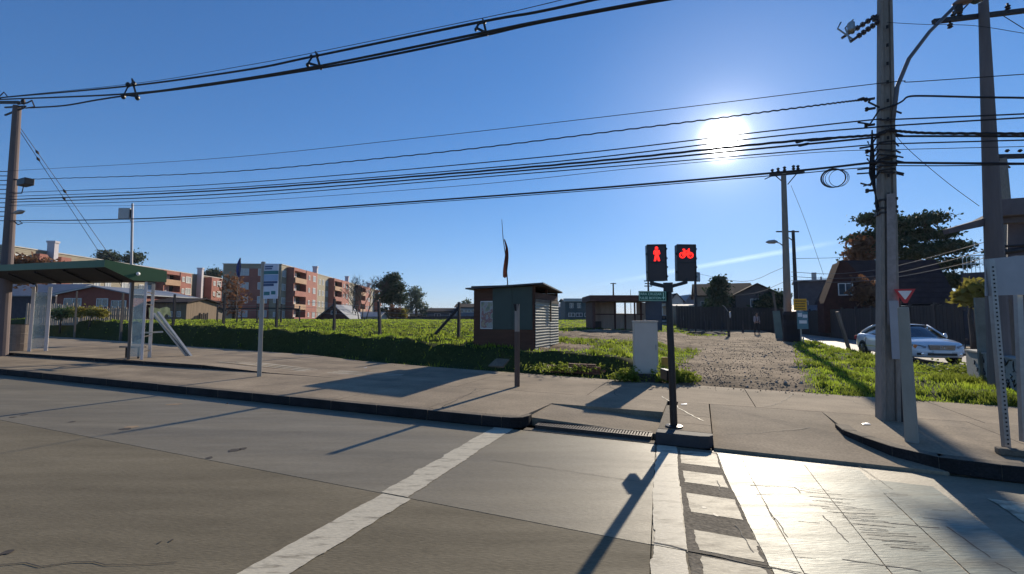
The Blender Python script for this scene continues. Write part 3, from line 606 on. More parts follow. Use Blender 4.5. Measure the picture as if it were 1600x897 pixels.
# left pole
lb = NP(3, 545, toSN(mb_)[1]); lb.z = .15
lp = upright('utility_pole', 'weathered utility pole behind the left end of the bus shelter', lb, 10.1, .40, .25, mat('weathered pole', (.17, .13, .12), .9, .25, 2, .3, stretch=(1, 1, .2)), lean=(-.36, 0), web=False)
def ll(u, v, dn=0.): return loc(lp, NP(u, v, toSN(mb_)[1] + dn))
b = MB(); b.beam(ll(-30, 160), ll(30, 160), .08, .1); b.beam(ll(8, 180), ll(38, 168), .05, .05); b.beam(ll(8, 168), ll(40, 166), .05, .05); b.build('crossarm', m_iron, lp)
b = MB(); b.tube([ll(28, 163), ll(42, 161), ll(50, 157), ll(54, 167), ll(40, 169)], .025, 6); b.tube([ll(0, 150), ll(6, 144), ll(12, 151)], .02, 6); b.lathe([(.05, 0), (.08, .1), (.05, .2)], ll(36, 163), 8); b.each('insulator', m_iron, lp)
b = MB(); b.box(-.32, .32, -.14, .14, -.13, .13); o = b.build('terminal_box', m_black, lp, bevel=.02); o.location = ll(40, 285)
b = MB(); b.tube([ll(16, 280), ll(28, 281), ll(34, 284)], .03, 6); b.tube([ll(16, 293), ll(22, 303), ll(34, 302), ll(37, 290)], .016, 6); b.tube([ll(14, 345), ll(30, 345), ll(35, 349), ll(28, 351), ll(22, 346)], .02, 6)
for i in range(12): b.tube([ll(-4 + i * .4, 268 + i * 7), ll(9, 266 + i * 7 + 2), ll(17, 268 + i * 7)], .018, 5)
b.each('cable_loop', m_cable, lp)
b = MB(); b.tube([ll(10, 330), ll(18, 333), ll(30, 334)], .02, 6); b.lathe([(.01, 0), (.07, .15), (.09, .5), (.02, .85)], ll(22, 333), 8, axis='x'); b.build('lamp_arm', m_galv, lp)
# ================================================================ cables
def cat_rom(pts, k=7):
    pts = [Vector(p) for p in pts]; P_ = [pts[0] * 2 - pts[1]] + pts + [pts[-1] * 2 - pts[-2]]; out = []
    for i in range(1, len(P_) - 2):
        for j in range(k):
            t = j / k; a, b_, c, d = P_[i - 1:i + 3]
            out.append(.5 * (2 * b_ + (c - a) * t + (2 * a - 5 * b_ + 4 * c - d) * t * t + (3 * b_ - a - 3 * c + d) * t ** 3))
    return out + [pts[-1]]
NC = toSN(mb_)[1] - .12
def cable(pix, r0, label, group, N_=NC, wig=0, name='cable', m=None, dense=7):
    r = r0 * (1.35 if r0 > .0065 else 1.2); pts = cat_rom([NP(u, v, N_) for u, v in pix], dense)
    if wig:
        fine = []
        for a, b_ in zip(pts[:-1], pts[1:]): fine += [a.lerp(b_, i / 6) for i in range(6)]
        pts = [p + Vector((0, 0, wig * math.sin(i * 1.25))) for i, p in enumerate(fine + [pts[-1]])]
    o = pts[len(pts) // 2].copy(); b = MB(); b.tube([p - o for p in pts], r, 6); c = b.build(name, m or m_cable); c.location = o
    return tag(c, label, 'cable', group)
gh, gl = 'high cables carried by spacers across the sky', 'lower telecom cables strung between the two roadside poles'
cable([(0, 152), (214, 130), (380, 103), (492, 82), (751, 29), (840, 9), (960, -20), (1130, -58), (1386, -90)], .006, 'thin top wire above the spacers, highest of all the cables', gh, m=m_iron)
cable([(0, 154), (11, 151.7), (196, 135), (380, 110), (486, 89), (748, 35), (840, 18.7), (960, -7), (1130, -40), (1386, -70)], .019, 'thick black cable held by the upper jaws of the spacers', gh)
cable([(0, 155), (11, 155), (194, 147), (320, 132), (489, 105), (751, 52), (840, 34), (1025, 0), (1200, -28), (1386, -52)], .019, 'thick black cable held by the lower spacer jaws, straighter of the lower pair', gh, N_=NC - .15)
cable([(46, 168.5), (100, 165), (150, 156.5), (200, 149), (320, 134), (491, 108), (620, 84), (753, 56), (840, 36), (1025, 2), (1200, -24), (1386, -46)], .019, 'thick black cable that sags lowest from the left pole to the first spacer', gh, N_=NC + .15)
for i, (u, v) in enumerate(((204, 141), (491, 95), (752, 42))):
    s_ = thing('cable_spacer', ('cable spacer clamped on the high cables nearest the left pole', 'middle one of the three cable spacers on the high cables', 'cable spacer on the high cables nearest the sun')[i], 'cable spacer', NP(u, v, NC), RZ, 'cable spacers on the high cables')
    d = math.hypot(*NP(u, v, NC).xy) / 690; b = MB()
    for sx in (-1, 1): b.beam((sx * 4 * d, 0, 8 * d), (sx * 5 * d, sx * .12, -8 * d), 3 * d, .03)
    b.beam((-5 * d, 0, 7.0 * d), (5 * d, 0, 6.5 * d), .03, 3 * d); b.beam((-4 * d, -.1, -6.0 * d), (5 * d, .1, -6.5 * d), .03, 3 * d); b.build('frame', m_black, s_)
    b = MB()
    for x, y, z in ((-6, 0, 8), (6, 0, 6.5), (-5, -.12, -9), (6, .12, -8.5)): b.lathe([(1.2 * d, -3 * d), (2.6 * d, -1 * d), (2.6 * d, 1 * d), (1.2 * d, 3 * d)], (x * d, y, z * d), 8)
    b.tube([(5 * d, 0, 8 * d), (1.5 * d, 0, 14 * d)], [1.8 * d, .9 * d], 6); b.each('clamp', m_black, s_)
cable([(15, 267), (320, 249), (640, 217), (1000, 176), (1368, 131), (1425, 128), (1600, 116), (1700, 109)], .005, 'thin wire, uppermost of the lines meeting the tall pole below the sun', gl, m=m_iron)
cable([(50, 280), (320, 270.6), (640, 243), (1000, 200), (1250, 168), (1350, 156), (1358, 160), (1374, 168)], .0085, 'twisted wavy cable second from the top that ends at the tall pole', gl, wig=.006, dense=12)
cable([(1396, 166), (1410, 158), (1420, 151), (1450, 150), (1530, 152), (1600, 153), (1700, 157)], .010, 'black cable running right from the tall pole to the frame edge, looped at its start', gl)
cable([(15, 301), (320, 289), (800, 250), (1200, 205), (1365, 187), (1386, 187), (1600, 178), (1700, 172)], .0075, 'slim cable, third line down between the poles', gl)
cable([(15, 307), (320, 295.5), (800, 259), (1200, 214), (1365, 199), (1386, 197), (1600, 184), (1700, 180)], .008, 'slim cable, fourth line down between the poles', gl)
cable([(15, 312), (320, 299), (800, 263.5), (1200, 224), (1365, 211), (1386, 204), (1450, 208), (1600, 209), (1700, 210)], .014, 'thick bundled cable, first of the thick pair in the middle of the bundle', gl, wig=.003)
cable([(15, 316), (320, 305), (800, 268), (1200, 231), (1365, 215), (1386, 213), (1600, 213), (1700, 214)], .011, 'thick cable just beneath the thick bundle crossing under the sun', gl, N_=NC + .08)
cable([(15, 321), (320, 310.5), (800, 273), (1200, 240), (1365, 226), (1386, 225), (1600, 219), (1700, 217)], .007, 'slim cable hanging beneath the thick middle pair', gl, N_=NC - .05)
cable([(15, 322), (130, 322), (320, 318), (700, 292), (1000, 262), (1250, 240), (1365, 234), (1386, 234), (1600, 229)], .004, 'hair thin drop wire just above the lowest thick cable', gl, N_=NC + .05, m=m_iron)
cable([(15, 345), (150, 343.5), (320, 337), (800, 304), (1200, 271), (1365, 254), (1386, 254), (1480, 255), (1600, 256), (1700, 258)], .0125, 'lowest thick black cable, the one above the telecom coil', gl)
cable([(15, 347), (150, 349), (320, 340), (800, 307), (1200, 275), (1300, 266), (1365, 261), (1386, 259), (1480, 259), (1600, 257)], .006, 'slim cable lashed just under the lowest thick cable', gl, N_=NC - .04)
cable([(1386, 196), (1420, 234), (1480, 285), (1530, 322)], .003, 'hair thin stay wire slanting down right from the tall pole', 'thin slanting stay wires', m=m_iron)
cable([(1386, 35), (1440, 38), (1520, 40), (1600, 52)], .003, 'hair thin wire between the two tall poles near the top', 'thin slanting stay wires', m=m_iron)
# splice closures and the coil
for i, (u, v, w) in enumerate(((1282, 218, 44), (1256, 226, 18), (1250, 221, 14), (1345, 155, 12))):
    p, q = NP(u - w / 2, v + 2, NC - .02), NP(u + w / 2, v - 2, NC - .02); o = (p + q) / 2; b = MB(); b.tube([p - o, p.lerp(q, .15) - o, p.lerp(q, .85) - o, q - o], [.01, .022, .022, .01], 8)
    c = b.build('splice_closure', m_black); c.location = o; tag(c, ('long black splice closure on the cables left of the tall pole', 'black splice sleeve under the long one near the sun', 'small upper splice sleeve beside the sun', 'black splice sleeve on the wavy cable by the tall pole')[i], 'cable sleeve', 'splice sleeves on the cables')
cc = NP(1304, 278, NC - .05); cl = thing('cable_coil', 'black coil of spare cable hanging under the lowest line left of the tall pole', 'cable coil', cc, RZ)
for k, (r_, ox, sq) in enumerate(((.155, -.02, 1), (.15, -.01, 1.02), (.145, .0, .98), (.148, .03, .96), (.140, .065, .9))):
    b = MB(); b.tube([(ox + r_ * sq * math.cos(i * .2618), .01 * k, r_ * .93 * math.sin(i * .2618)) for i in range(25)], .007 if k < 3 else .004, 6, cap=False); b.build('loop', m_cable, cl)
# guy wires at the left pole
for i, (a_, b_, beads) in enumerate((((22, 186), (186, 420), ((51, 220), (97, 285))), ((20, 188), (172, 420), ((49, 231), (94, 297))))):
    p, q = NP(*a_, NC + .1), NP(*b_, 11.5 + i); t = thing('guy_wire', ('guy wire anchoring the left pole, the upper one of the slanting pair', 'guy wire anchoring the left pole, the lower one of the slanting pair')[i], 'guy wire', p, 0, 'guy wires of the left pole')
    e_ = p.lerp(q, 1.15) - p; b = MB(); b.tube([(0, 0, 0), e_], .011, 5); b.build('wire', m_iron, t); b = MB()
    for f in ((.20, .45) if i == 0 else (.22, .47)): c = e_ * f / 1.15; d = e_.normalized() * .09; b.tube([c - d, c, c + d], [.02, .055, .02], 8)
    b.each('insulator', m_iron, t)
# ================================================================ yield sign, posts by the kerb corner
m_sred = mat('sign red', (.50, .02, .03), .4, .1); m_swht = mat('sign white', (.75, .73, .70), .4, .05); m_yield = m_sred
yp = P(1425, 690, .15); ys = thing('concrete_marker_post', 'leaning pale concrete post right of the tall utility pole', 'post', yp, RZ)
def yl(u, v, d, t=ys): return loc(t, D(u, v, d))
b = MB(); b.beam((0, 0, -.2), yl(1411, 480, yp.y), .125, .11, w2=.10, h2=.09); b.build('post', mat('pale worn post', (.30, .275, .22), .85, .2, 4, .3, stretch=(1, 1, .3)), ys, bevel=.012)
yb_ = P(1409, 659, .15); ysn = thing('yield_sign', 'small red and white yield sign on a thin black pole beside the tall pole', 'road sign', yb_, RZ)
def y2(u, v, dy=0): return loc(ysn, D(u, v, yb_.y + dy))
b = MB(); b.tube([(0, 0, -.1), y2(1405, 470)], .021, 10); b.build('pole', m_sblk, ysn)
b = MB(); b.box(-.055, .055, -.035, -.022, y2(0, 561).z, y2(0, 470).z); o = b.build('plate', mat('grey sign plate', (.33, .34, .36), .5, .1), ysn); o.location.x = -.02
c = D(1411, 461, 4.72) - yp; c = Vector((c.x * rx + c.y * ry, c.x * nx + c.y * ny, c.z))
tri = thing('sign_face_holder', None, None); bpy.data.objects.remove(tri)
yc = y2(1414, 460, -.08)
def tri_pts(r_, y): return [(-r_, y, r_ * .62), (r_, y, r_ * .62), (.16 * r_, y, -r_ * 1.0), (-.16 * r_, y, -r_ * 1.0)]
o = MB().ext(tri_pts(.122, 0), (0, .006, 0)).build('sign_face', m_sred, ysn); o.location = yc
o2 = MB().ext([(-.078, -.002, .050), (.078, -.002, .050), (.006, -.002, -.070), (-.006, -.002, -.070)], (0, .0015, 0)).build('white_triangle', m_swht, o)
# galvanised frame seen from behind with its grey boards
gp = P(1573, 706, .15); gs = thing('road_sign', 'back of a grey road sign on two perforated steel posts near the right edge', 'road sign', gp, RZ * .4)
def gl_(u, v, d):
    p = D(u, v, d) - gp; a = -RZ * .4; return Vector((p.x * math.cos(a) - p.y * math.sin(a), p.x * math.sin(a) + p.y * math.cos(a), p.z))
b = MB(); b.beam((0, 0, -.05), gl_(1547, 405, gp.y), .055, .05, upv=(0, 1, 0)); b.build('post', m_galv, gs); b = MB(); e_ = gl_(1547, 405, gp.y)
for k in range(44): c = e_ * ((k + 1) / 46); b.box(c.x - .008, c.x + .008, c.y - .0285, c.y - .0265, c.z - .009, c.z + .009)
b.each('hole', m_dark, gs)
b = MB(); a0 = gl_(1600, 690, gp.y + .15); b.beam(a0, gl_(1588, 400, gp.y + .15), .055, .05, upv=(0, 1, 0)); b.build('post', m_galv, gs)
def board(pts, d, m, name):
    q = [gl_(u, v, d) for u, v in pts]; return MB().ext(q, (0, .012, 0)).build(name, m, gs, bevel=0)
m_bk = mat('grey sign back', (.38, .38, .38), .6, .1, 5)
board([(1540, 462), (1630, 460), (1630, 396), (1540, 405)], gp.y + .03, m_bk, 'board'); 
# concrete wall with graffiti
gw = D(1512, 600, 10.7); gw.z = 0
wl = thing('concrete_wall', 'low grey concrete wall with faded graffiti at the right edge', 'wall', gw, 0)
m_wall = mat('pale concrete wall', (.25, .26, .25), .85, .22, 2.5, .3, 40, fine=.12)
wa = Vector((0, 0, 0)); wb = D(1640, 615, 7.2) - gw; wb.z = 0
dv = wb.normalized(); pv = Vector((-dv.y, dv.x, 0)) * .18
b = MB(); b.ext([wa + Vector((0, 0, -.2)), wb + Vector((0, 0, -.2)), wb + pv + Vector((0, 0, -.2)), wa + pv + Vector((0, 0, -.2))], (0, 0, 1.02)); b.build('wall_body', m_wall, wl, bevel=.02)
b = MB(); b.ext([wa + Vector((0, 0, .822)) - pv * .15, wb + Vector((0, 0, .822)) - pv * .15, wb + pv * 1.15 + Vector((0, 0, .822)), wa + pv * 1.15 + Vector((0, 0, .822))], (0, 0, .035)); b.build('coping', m_wall, wl)
b = MB(); r9 = random.Random(3)
for i in range(26):
    t = r9.uniform(.15, .75); z = r9.uniform(.25, .7); c = wa.lerp(wb, t) + Vector((0, 0, z)) - pv * .03; pts = [c]
    for k in range(4): c = c + dv * r9.uniform(-.12, .15) + Vector((0, 0, r9.uniform(-.1, .1))); pts.append(c)
    b.tube(pts, .011, 4)
b.v = [tuple(v) for v in b.v]; b.each('graffiti', mat('black spray paint', (.03, .03, .035), .6, .2), wl)
# low board leaning behind the sign
bd = thing('standing_stone', 'upright pale concrete panel standing behind the wall under the sign', 'panel', D(1560, 548, 9.6), RZ)
b = MB(); b.box(-.32, .12, 0, .06, -.9, 1.15); b.build('panel', mat('mossy panel', (.17, .19, .17), .85, .3, 4, .2), bd); MB().box(.14, .3, .05, .12, -.9, 1.1).build('stake', m_wood, bd)
ks_ = thing('kerb_block', 'loose short kerb stone lying at the right edge by the sign post', 'kerb stone', P(1586, 712, .15), RZ - .1); MB().box(-.14, .5, -.06, .05, 0, .07).build('stone', m_kerb, ks_, bevel=.012)
# ================================================================ bus stop sign and short posts
bs = thing('bus_stop_sign', 'bus stop sign with a curved striped panel on a square post', 'bus stop sign', P(405, 588, .155), RZ)
def bl(u, v): return loc(bs, D(u, v, bs.location.y))
top = bl(411.5, 409); b = MB(); b.beam((0, 0, -.1), top, .085, .085); b.build('post', mat('cream worn post', (.42, .38, .31), .7, .15, 4, .2, stretch=(1, 1, .3)), bs, bevel=.01)
z1 = bl(0, 413).z; z0 = bl(0, 467).z; px_ = bs.location.y / 690; x0 = .055; wd = 24 * px_; k = 10
def curve(t): return x0 + wd * math.sin(t * 1.35) / math.sin(1.35), -.02 + .12 * (1 - math.cos(t * 1.35))
def band_(za, zb, m, name, off=0., ta=0., tb=1.):
    b = MB(); vs = []; fs = []
    for i in range(k + 1):
        x, y = curve(ta + (tb - ta) * i / k); vs += [(x, y - off, za), (x, y - off, zb), (x, y + .012, za), (x, y + .012, zb)]
        if i: a = 4 * i; fs += [(a - 4, a, a + 1, a - 3), (a - 2, a - 1, a + 3, a + 2), (a - 3, a + 1, a + 3, a - 1), (a - 4, a - 2, a + 2, a)]
    fs += [(0, 1, 3, 2), (4 * k, 4 * k + 2, 4 * k + 3, 4 * k + 1)]; return b.add(vs, fs).build(name, m, bs)
m_pw = mat('sign panel pale blue white', (.62, .66, .74), .35, .06); band_(z0, z1, m_pw, 'panel')
H = z1 - z0; m_teal = mat('sign teal', (.02, .16, .17), .35, .1); m_navy = mat('sign navy', (.025, .06, .16), .35, .1)
band_(z0 + .70 * H, z0 + .80 * H, m_teal, 'teal_stripe', .004); band_(z0 + .44 * H, z0 + .50 * H, m_navy, 'navy_stripe', .004, 0, .95)
for za, zb, a, c in ((.90, .94, .05, .55), (.84, .875, .05, .5), (.36, .43, .0, .65), (.10, .2, .05, .4), (.12, .22, .5, .8)): band_(z0 + za * H, z0 + zb * H, m_navy if za > .3 else m_teal, 'lettering_bar', .006, a, c)
band_(z0 + .51 * H, z0 + .68 * H, mat('sign mid blue', (.28, .40, .58), .35, .06), 'blue_band', .004)
MB().beam(top + Vector((0, 0, -.02)), top + Vector((.06, 0, -.02)), .03, .03).build('bracket', m_galv, bs)
sp_ = thing('square_post', 'short upright post with a dark red foot on the pavement before the kiosk', 'post', P(808, 604, .15), RZ)
def s2(u, v): return loc(sp_, D(u, v, sp_.location.y))
b = MB(); b.beam((0, 0, -.1), s2(808, 475), .078, .078); b.build('post', mat('grey tan post', (.34, .29, .24), .8, .2, 5, .3, stretch=(1, 1, .25)), sp_, bevel=.008)
b = MB(); b.beam((0, 0, -.0), s2(808, 518), .084, .082); b.build('foot', mat('dark red painted wood', (.11, .07, .052), .75, .3, 5, .2, stretch=(1, 1, .25)), sp_, bevel=.006)
MB().ext([s2(803.5, 475) + Vector((-.0, -.05, 0)), s2(812, 475) + Vector((0, -.05, 0)), s2(810, 486) + Vector((0, -.05, 0)), s2(806, 486) + Vector((0, -.05, 0))], (0, .004, 0)).build('notch', m_dark, sp_)
# leaning metal pole pair beside the shelter
for i, (a_, b_) in enumerate((((240, 490), (296, 556)), ((247, 488), (301, 556)))):
    pb = P(*b_, .26); t = thing('leaning_pole', ('bent steel pole leaning on the fence, the left one of the pair', 'bent steel pole leaning on the fence, the right one of the pair')[i], 'pole', pb, 0, 'leaning steel poles beside the shelter')
    e_ = D(*a_, pb.y + .6) - pb; b = MB(); b.beam((0, 0, -.1), e_, .08, .07); b.build('post', m_galv, t)
# mast with a box behind the shelter
ms = thing('camera_mast', 'tall thin pale mast with a square box rising behind the bus shelter', 'mast', D(203, 545, 20.5), 0); ms.location.z = .55
def m_l(u, v): return D(u, v, 20.5) - Vector(ms.location)
b = MB(); b.tube([(0, 0, -.4), m_l(207, 318)], [.07, .045], 10); b.build('pole', mat('pale pole paint', (.45, .43, .44), .5, .1), ms); c = m_l(196, 334)
b = MB(); b.box(-.26, .24, -.1, .12, -.26, .26); o = b.build('box', mat('pale box', (.5, .5, .48), .5, .1), ms, bevel=.015); o.location = c
b = MB(); b.box(.25, .3, -.05, .05, -.2, .2); b.tube([(.25, 0, -.32), (.36, 0, -.42)], .025, 6); o = b.build('bracket', m_iron, ms); o.location = c
# ================================================================ bus shelter
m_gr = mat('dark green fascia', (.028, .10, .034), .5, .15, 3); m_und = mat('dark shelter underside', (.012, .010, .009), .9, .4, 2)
m_pl = mat('pinkish white shelter post', (.74, .66, .60), .6, .08); m_glass = mat('dusty shelter glass', (.42, .50, .50), .18, .25, 1.6, alpha=.42, spec=.6)
sh = thing('bus_shelter', 'bus shelter with a dark green flat roof, white posts and dusty glass ends', 'bus shelter', SN(-17, 8.4, .155), RZ)
def q_(u, v, n): return loc(sh, NP(u, v, n))
NF, NM, NB = 7.46, 8.2, 9.13
fr = q_(165, 404, NF); L0 = -16.5
x1 = fr.x; yF, yM, yB = NF - 8.4, NM - 8.4, NB - 8.4
def prof(x, dz): return [(x, yF, 3.235 - .02 + dz), (x, yF, 2.99 + dz), (x, yM, 2.64 + dz), (x, yB, 2.66 + dz), (x, yB, 3.03 + dz)]
e0 = prof(x1, 0); e1 = prof(x1 - 12.5, .30)
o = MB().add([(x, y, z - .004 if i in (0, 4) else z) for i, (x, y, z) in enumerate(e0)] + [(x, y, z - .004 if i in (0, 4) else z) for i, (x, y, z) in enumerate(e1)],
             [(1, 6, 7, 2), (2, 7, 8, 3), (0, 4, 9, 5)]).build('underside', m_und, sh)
o = MB(); t_ = .03
o.ext([e0[0], e0[1], e0[2], e0[3], e0[4]], (t_, 0, 0)); o.build('end_fascia', m_gr, sh)
o = MB(); a = Vector((0, -t_, 0)); p = [Vector(e0[0]) + Vector((t_, 0, 0)), Vector(e0[1]) + Vector((t_, 0, 0)), Vector(e1[1]), Vector(e1[0])]; o.ext(p, a); o.build('front_fascia', m_gr, sh)
o = MB(); p = [Vector(e0[3]), Vector(e0[4]), Vector(e1[4]), Vector(e1[3])]; o.ext(p, (0, t_, 0)); o.build('back_fascia', m_gr, sh)
for i in range(7):
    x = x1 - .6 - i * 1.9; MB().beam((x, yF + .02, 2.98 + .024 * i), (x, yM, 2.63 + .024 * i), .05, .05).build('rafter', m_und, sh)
MB().lathe([(.05, 0), (.06, .03), (.02, .05)], (x1 + t_, yM + .1, 2.86), 10, axis='x').build('lamp', m_swht, sh)
def post(u, v, zt, w=.10, m=m_pl, name='post'):
    p = P(u, v, .155); q = loc(sh, p); b = MB(); b.beam((q.x, q.y, -.1), (q.x, q.y, zt), w, w); b.build(name, m, sh, bevel=.006); return q
pa = post(45, 553, 2.72); pb_ = post(71, 552, 2.74, .11); pc = post(200, 567, 2.63, .075, m_wood); pd = post(221, 567, 2.63, .07); pe = post(233, 563, 2.63, .09)
for a_, b_, nm in ((pa, pb_, 'glass_panel'), (pc, pd, 'glass_panel')):
    d = (b_ - a_); d.z = 0; p = [a_ + d * .1 + Vector((0, 0, .2)), a_ + d * .9 + Vector((0, 0, .2)), a_ + d * .9 + Vector((0, 0, 2.5)), a_ + d * .1 + Vector((0, 0, 2.5))]
    for i_, r_ in enumerate(p): r_.z = .2 if i_ < 2 else 2.5
    MB().ext(p, (-d.y * .02, d.x * .02, 0)).build(nm, m_glass, sh)
b = MB()
for z in (.35, .85, 1.4, 1.9, 2.3): b.beam((pd.x, pd.y, z), (pe.x, pe.y, z), .03, .03)
b.each('rung', m_iron, sh)
bn = MB(); bn.box(-.95, -.05, -.17, .17, .46, .50); bn = bn.build('seat', m_wood, sh, bevel=.006); bn.location = (pc.x, pc.y + .35, 0); b = MB()
for x in (-.85, -.15): b.beam((x, 0, -.01), (x, 0, .46), .05, .05)
b.each('seat_leg', m_iron, bn)
b = MB(); b.beam((pc.x - .15, pc.y + .4, .95), (pc.x + 1.0, pc.y + .4, 1.0), .04, .05); b.build('rail', m_galv, sh)
# litter drums left of the shelter
def drum(u, v, r_, h, m, label, n='litter_drum'):
    p = P(u, v, .155); t = thing(n, label, 'litter bin', p, 0, 'drums at the left end of the shelter')
    MB().lathe([(r_ * .96, 0), (r_, .03), (r_, h * .33), (r_ * 1.03, h * .34), (r_, h * .36), (r_, h * .66), (r_ * 1.03, h * .67), (r_, h * .69), (r_, h - .02), (r_ * 1.03, h)], seg=20).build('body', m, t, smooth=False)
    MB().lathe([(.02, 0), (r_ * .94, 0), (r_ * .94, .01)], (0, 0, h - .01), 20).build('rim_inside', m_dark, t)
drum(28, 552, .36, 1.18, mat('pale rusted drum', (.24, .19, .15), .8, .3, 5, .2), 'pale weathered litter drum beside the left shelter post')
drum(4, 551, .36, 1.15, mat('dark drum', (.05, .045, .045), .7, .3, 5, .2), 'dark litter drum at the very left edge of the pavement')
# ================================================================ kiosk on the bank
m_kred = mat('red brown boards', (.105, .045, .024), .8, .3, 3, .3, 40, stretch=(.3, .3, 2)); m_kgrn = mat('dark green sheet', (.045, .068, .052), .55, .15, 2)
m_corr = mat('pale corrugated steel', (.34, .34, .29), .7, .15, 2, spec=.2); m_rsh = mat('dark roof sheet', (.06, .06, .065), .5, .3, 3, metal=.3)
kz = .62; ko = SN(-4.9, 13.35, kz); kk = thing('kiosk', 'small red brown kiosk with a green front panel and corrugated metal side', 'kiosk', ko, RZ)
def kl(u, v, n=13.35): return loc(kk, NP(u, v, n))
KW = -kl(740, 500).x; hL, hR = 2.0, 2.06
b = MB(); b.ext([(-KW, .03, -.3), (0, .03, -.3), (0, .03, hR), (-KW, .03, hL)], (0, .04, 0)); b.build('front_wall', m_kred, kk)
for i in range(14):
    z = -.2 + i * .16; MB().box(-KW, -.002, .008, .029, z + .006, min(z + .154, 1.99)).build('board', m_kred, kk)
b = MB(); b.ext([(-KW, .07, -.3), (-KW, 2.6, -.3), (-KW, 2.6, 1.9), (-KW, .07, hL)], (.04, 0, 0)); b.ext([(-KW, 2.56, -.3), (0, 2.56, -.3), (0, 2.56, 1.9), (-KW, 2.56, 1.9)], (0, .04, 0)); b.each('wall', m_kred, kk)
g0, g1 = kl(770, 500).x, kl(832, 500).x; zt, zb = 2.0, kl(800, 515).z
for a, c in ((g0, (g0 + g1) / 2 - .004), ((g0 + g1) / 2 + .004, g1)): MB().box(a, c, -.022, .006, zb, zt).build('green_panel', m_kgrn, kk, bevel=.003)
p0, p1 = kl(751, 500).x, kl(771.5, 500).x; z0, z1 = kl(760, 514).z, kl(760, 470.5).z
f = MB().box(p0, p1, -.02, .004, z0, z1).build('poster_board', m_frame, kk)
mpz = bpy.data.materials.new('faded poster print'); mpz.use_nodes = True; t_ = mpz.node_tree; vo = t_.nodes.new('ShaderNodeTexNoise'); vo.inputs['Scale'].default_value = 4.2; vo.inputs['Detail'].default_value = 3
ge = t_.nodes.new('ShaderNodeNewGeometry'); t_.links.new(ge.outputs['Position'], vo.inputs['Vector']); r_ = t_.nodes.new('ShaderNodeValToRGB'); t_.links.new(vo.outputs[0], r_.inputs[0]); el = r_.color_ramp.elements
el[0].position = .3; el[0].color = (.10, .16, .17, 1); el[1].position = .75; el[1].color = (.45, .20, .10, 1)
for p_, c_ in ((.42, (.30, .30, .18, 1)), (.5, (.40, .40, .36, 1)), (.57, (.30, .11, .11, 1)), (.64, (.42, .36, .22, 1))): q9 = el.new(p_); q9.color = c_
t_.links.new(r_.outputs[0], t_.nodes['Principled BSDF'].inputs[0])
MB().box(p0 + .025, p1 - .025, -.024, -.021, z0 + .03, z1 - .03).build('poster', mpz, f)
# corrugated side: two sheets of horizontal ridges
def corr(y0, y1, z0, z1, pitch=.095, x=.03, amp=.010):
    vs = []; fs = []; k = int((z1 - z0) / pitch * 6)
    for i in range(k + 1):
        z = z0 + (z1 - z0) * i / k; xx = x + amp * math.sin((z - z0) / pitch * 6.283); vs += [(xx, y0, z), (xx, y1, z), (xx - .008, y0, z), (xx - .008, y1, z)]
        if i: a = 4 * i; fs += [(a - 4, a - 3, a + 1, a), (a - 2, a + 2, a + 3, a - 1), (a - 4, a, a + 2, a - 2), (a - 3, a - 1, a + 3, a + 1)]
    return MB().add(vs, fs).build('corrugated_sheet', m_corr, kk)
corr(.06, 1.55, -.06, 1.52); corr(1.58, 2.56, .02, 1.50, x=.034)
MB().box(-.04, .01, .07, 2.56, -.3, 1.5).build('side_wall', m_dark, kk)
b = MB()
for y in (.05, 1.3, 2.5): b.box(-.06, .012, y, y + .07, 1.5, 2.0)
b.each('stud', m_kred, kk); MB().box(.014, .05, .06, 2.56, 1.50, 1.60).build('side_rail', m_wood, kk); MB().box(-.02, .013, .12, 2.5, 1.62, 1.80).build('side_board', m_kred, kk)
MB().box(.05, .075, 1.52, 1.60, .85, 1.6).build('rope', m_dark, kk)
MB().box(.02, .10, 2.2, 2.9, -.12, -.02).build('timber_end', m_dwood, kk)
# roof
b = MB(); r0 = kl(727, 452, 13.1); r1_ = kl(849, 443.5, 13.05); r2_ = loc(kk, NP(879, 458, 16.2)); r3_ = Vector((r0.x, r2_.y, r2_.z - .02))
b.ext([r0, r1_, r2_, r3_], (0, 0, .045)); b.build('roof', m_rsh, kk)
for i in range(5): y = .0 + i * .62; MB().box(-KW - .1, .18, y, y + .05, 2.02 - .03 * i, 2.07 - .03 * i).build('rafter', m_kred, kk)
# flag pole with a limp flag
fb = NP(794, 449, 14.6); fp = thing('flag_pole', 'crooked stick flag pole with a limp dark red flag over the kiosk roof', 'flag', fb, 0)
def fl(u, v): return D(u, v, fb.y) - fb
b = MB(); b.tube([fl(794, 470), fl(793, 440), fl(790, 400), fl(786, 372), fl(784, 343)], [.02, .02, .017, .014, .008], 7); b.build('stick', m_dwood, fp)
fm = mat('faded flag cloth', (.03, .012, .010), .85, .3, 3.0, trans=.25, col2=(.14, .05, .03), soft=.1)
vs = []; fs = []; K = 14
for i in range(K + 1):
    t = i / K; v = 374 + 60 * t; c = fl(790.5 + (1.5 * math.sin(t * 5)) - 2.5 * (t < .2) * (1 - t * 5), v); w = (.015 + .085 * math.sin(min(1, t * 1.3) * 1.4)) * (1 - .25 * t)
    for j in range(6): a = j / 5 - .5; vs.append((c.x + a * 2 * w, .05 * math.sin(j * 2.4 + t * 4), c.z + .03 * math.sin(j * 2)))
    if i:
        for j in range(5): q = (i - 1) * 6 + j; fs.append((q, q + 1, q + 7, q + 6))
MB().add(vs, fs).build('flag_cloth', [fm], fp, smooth=True)
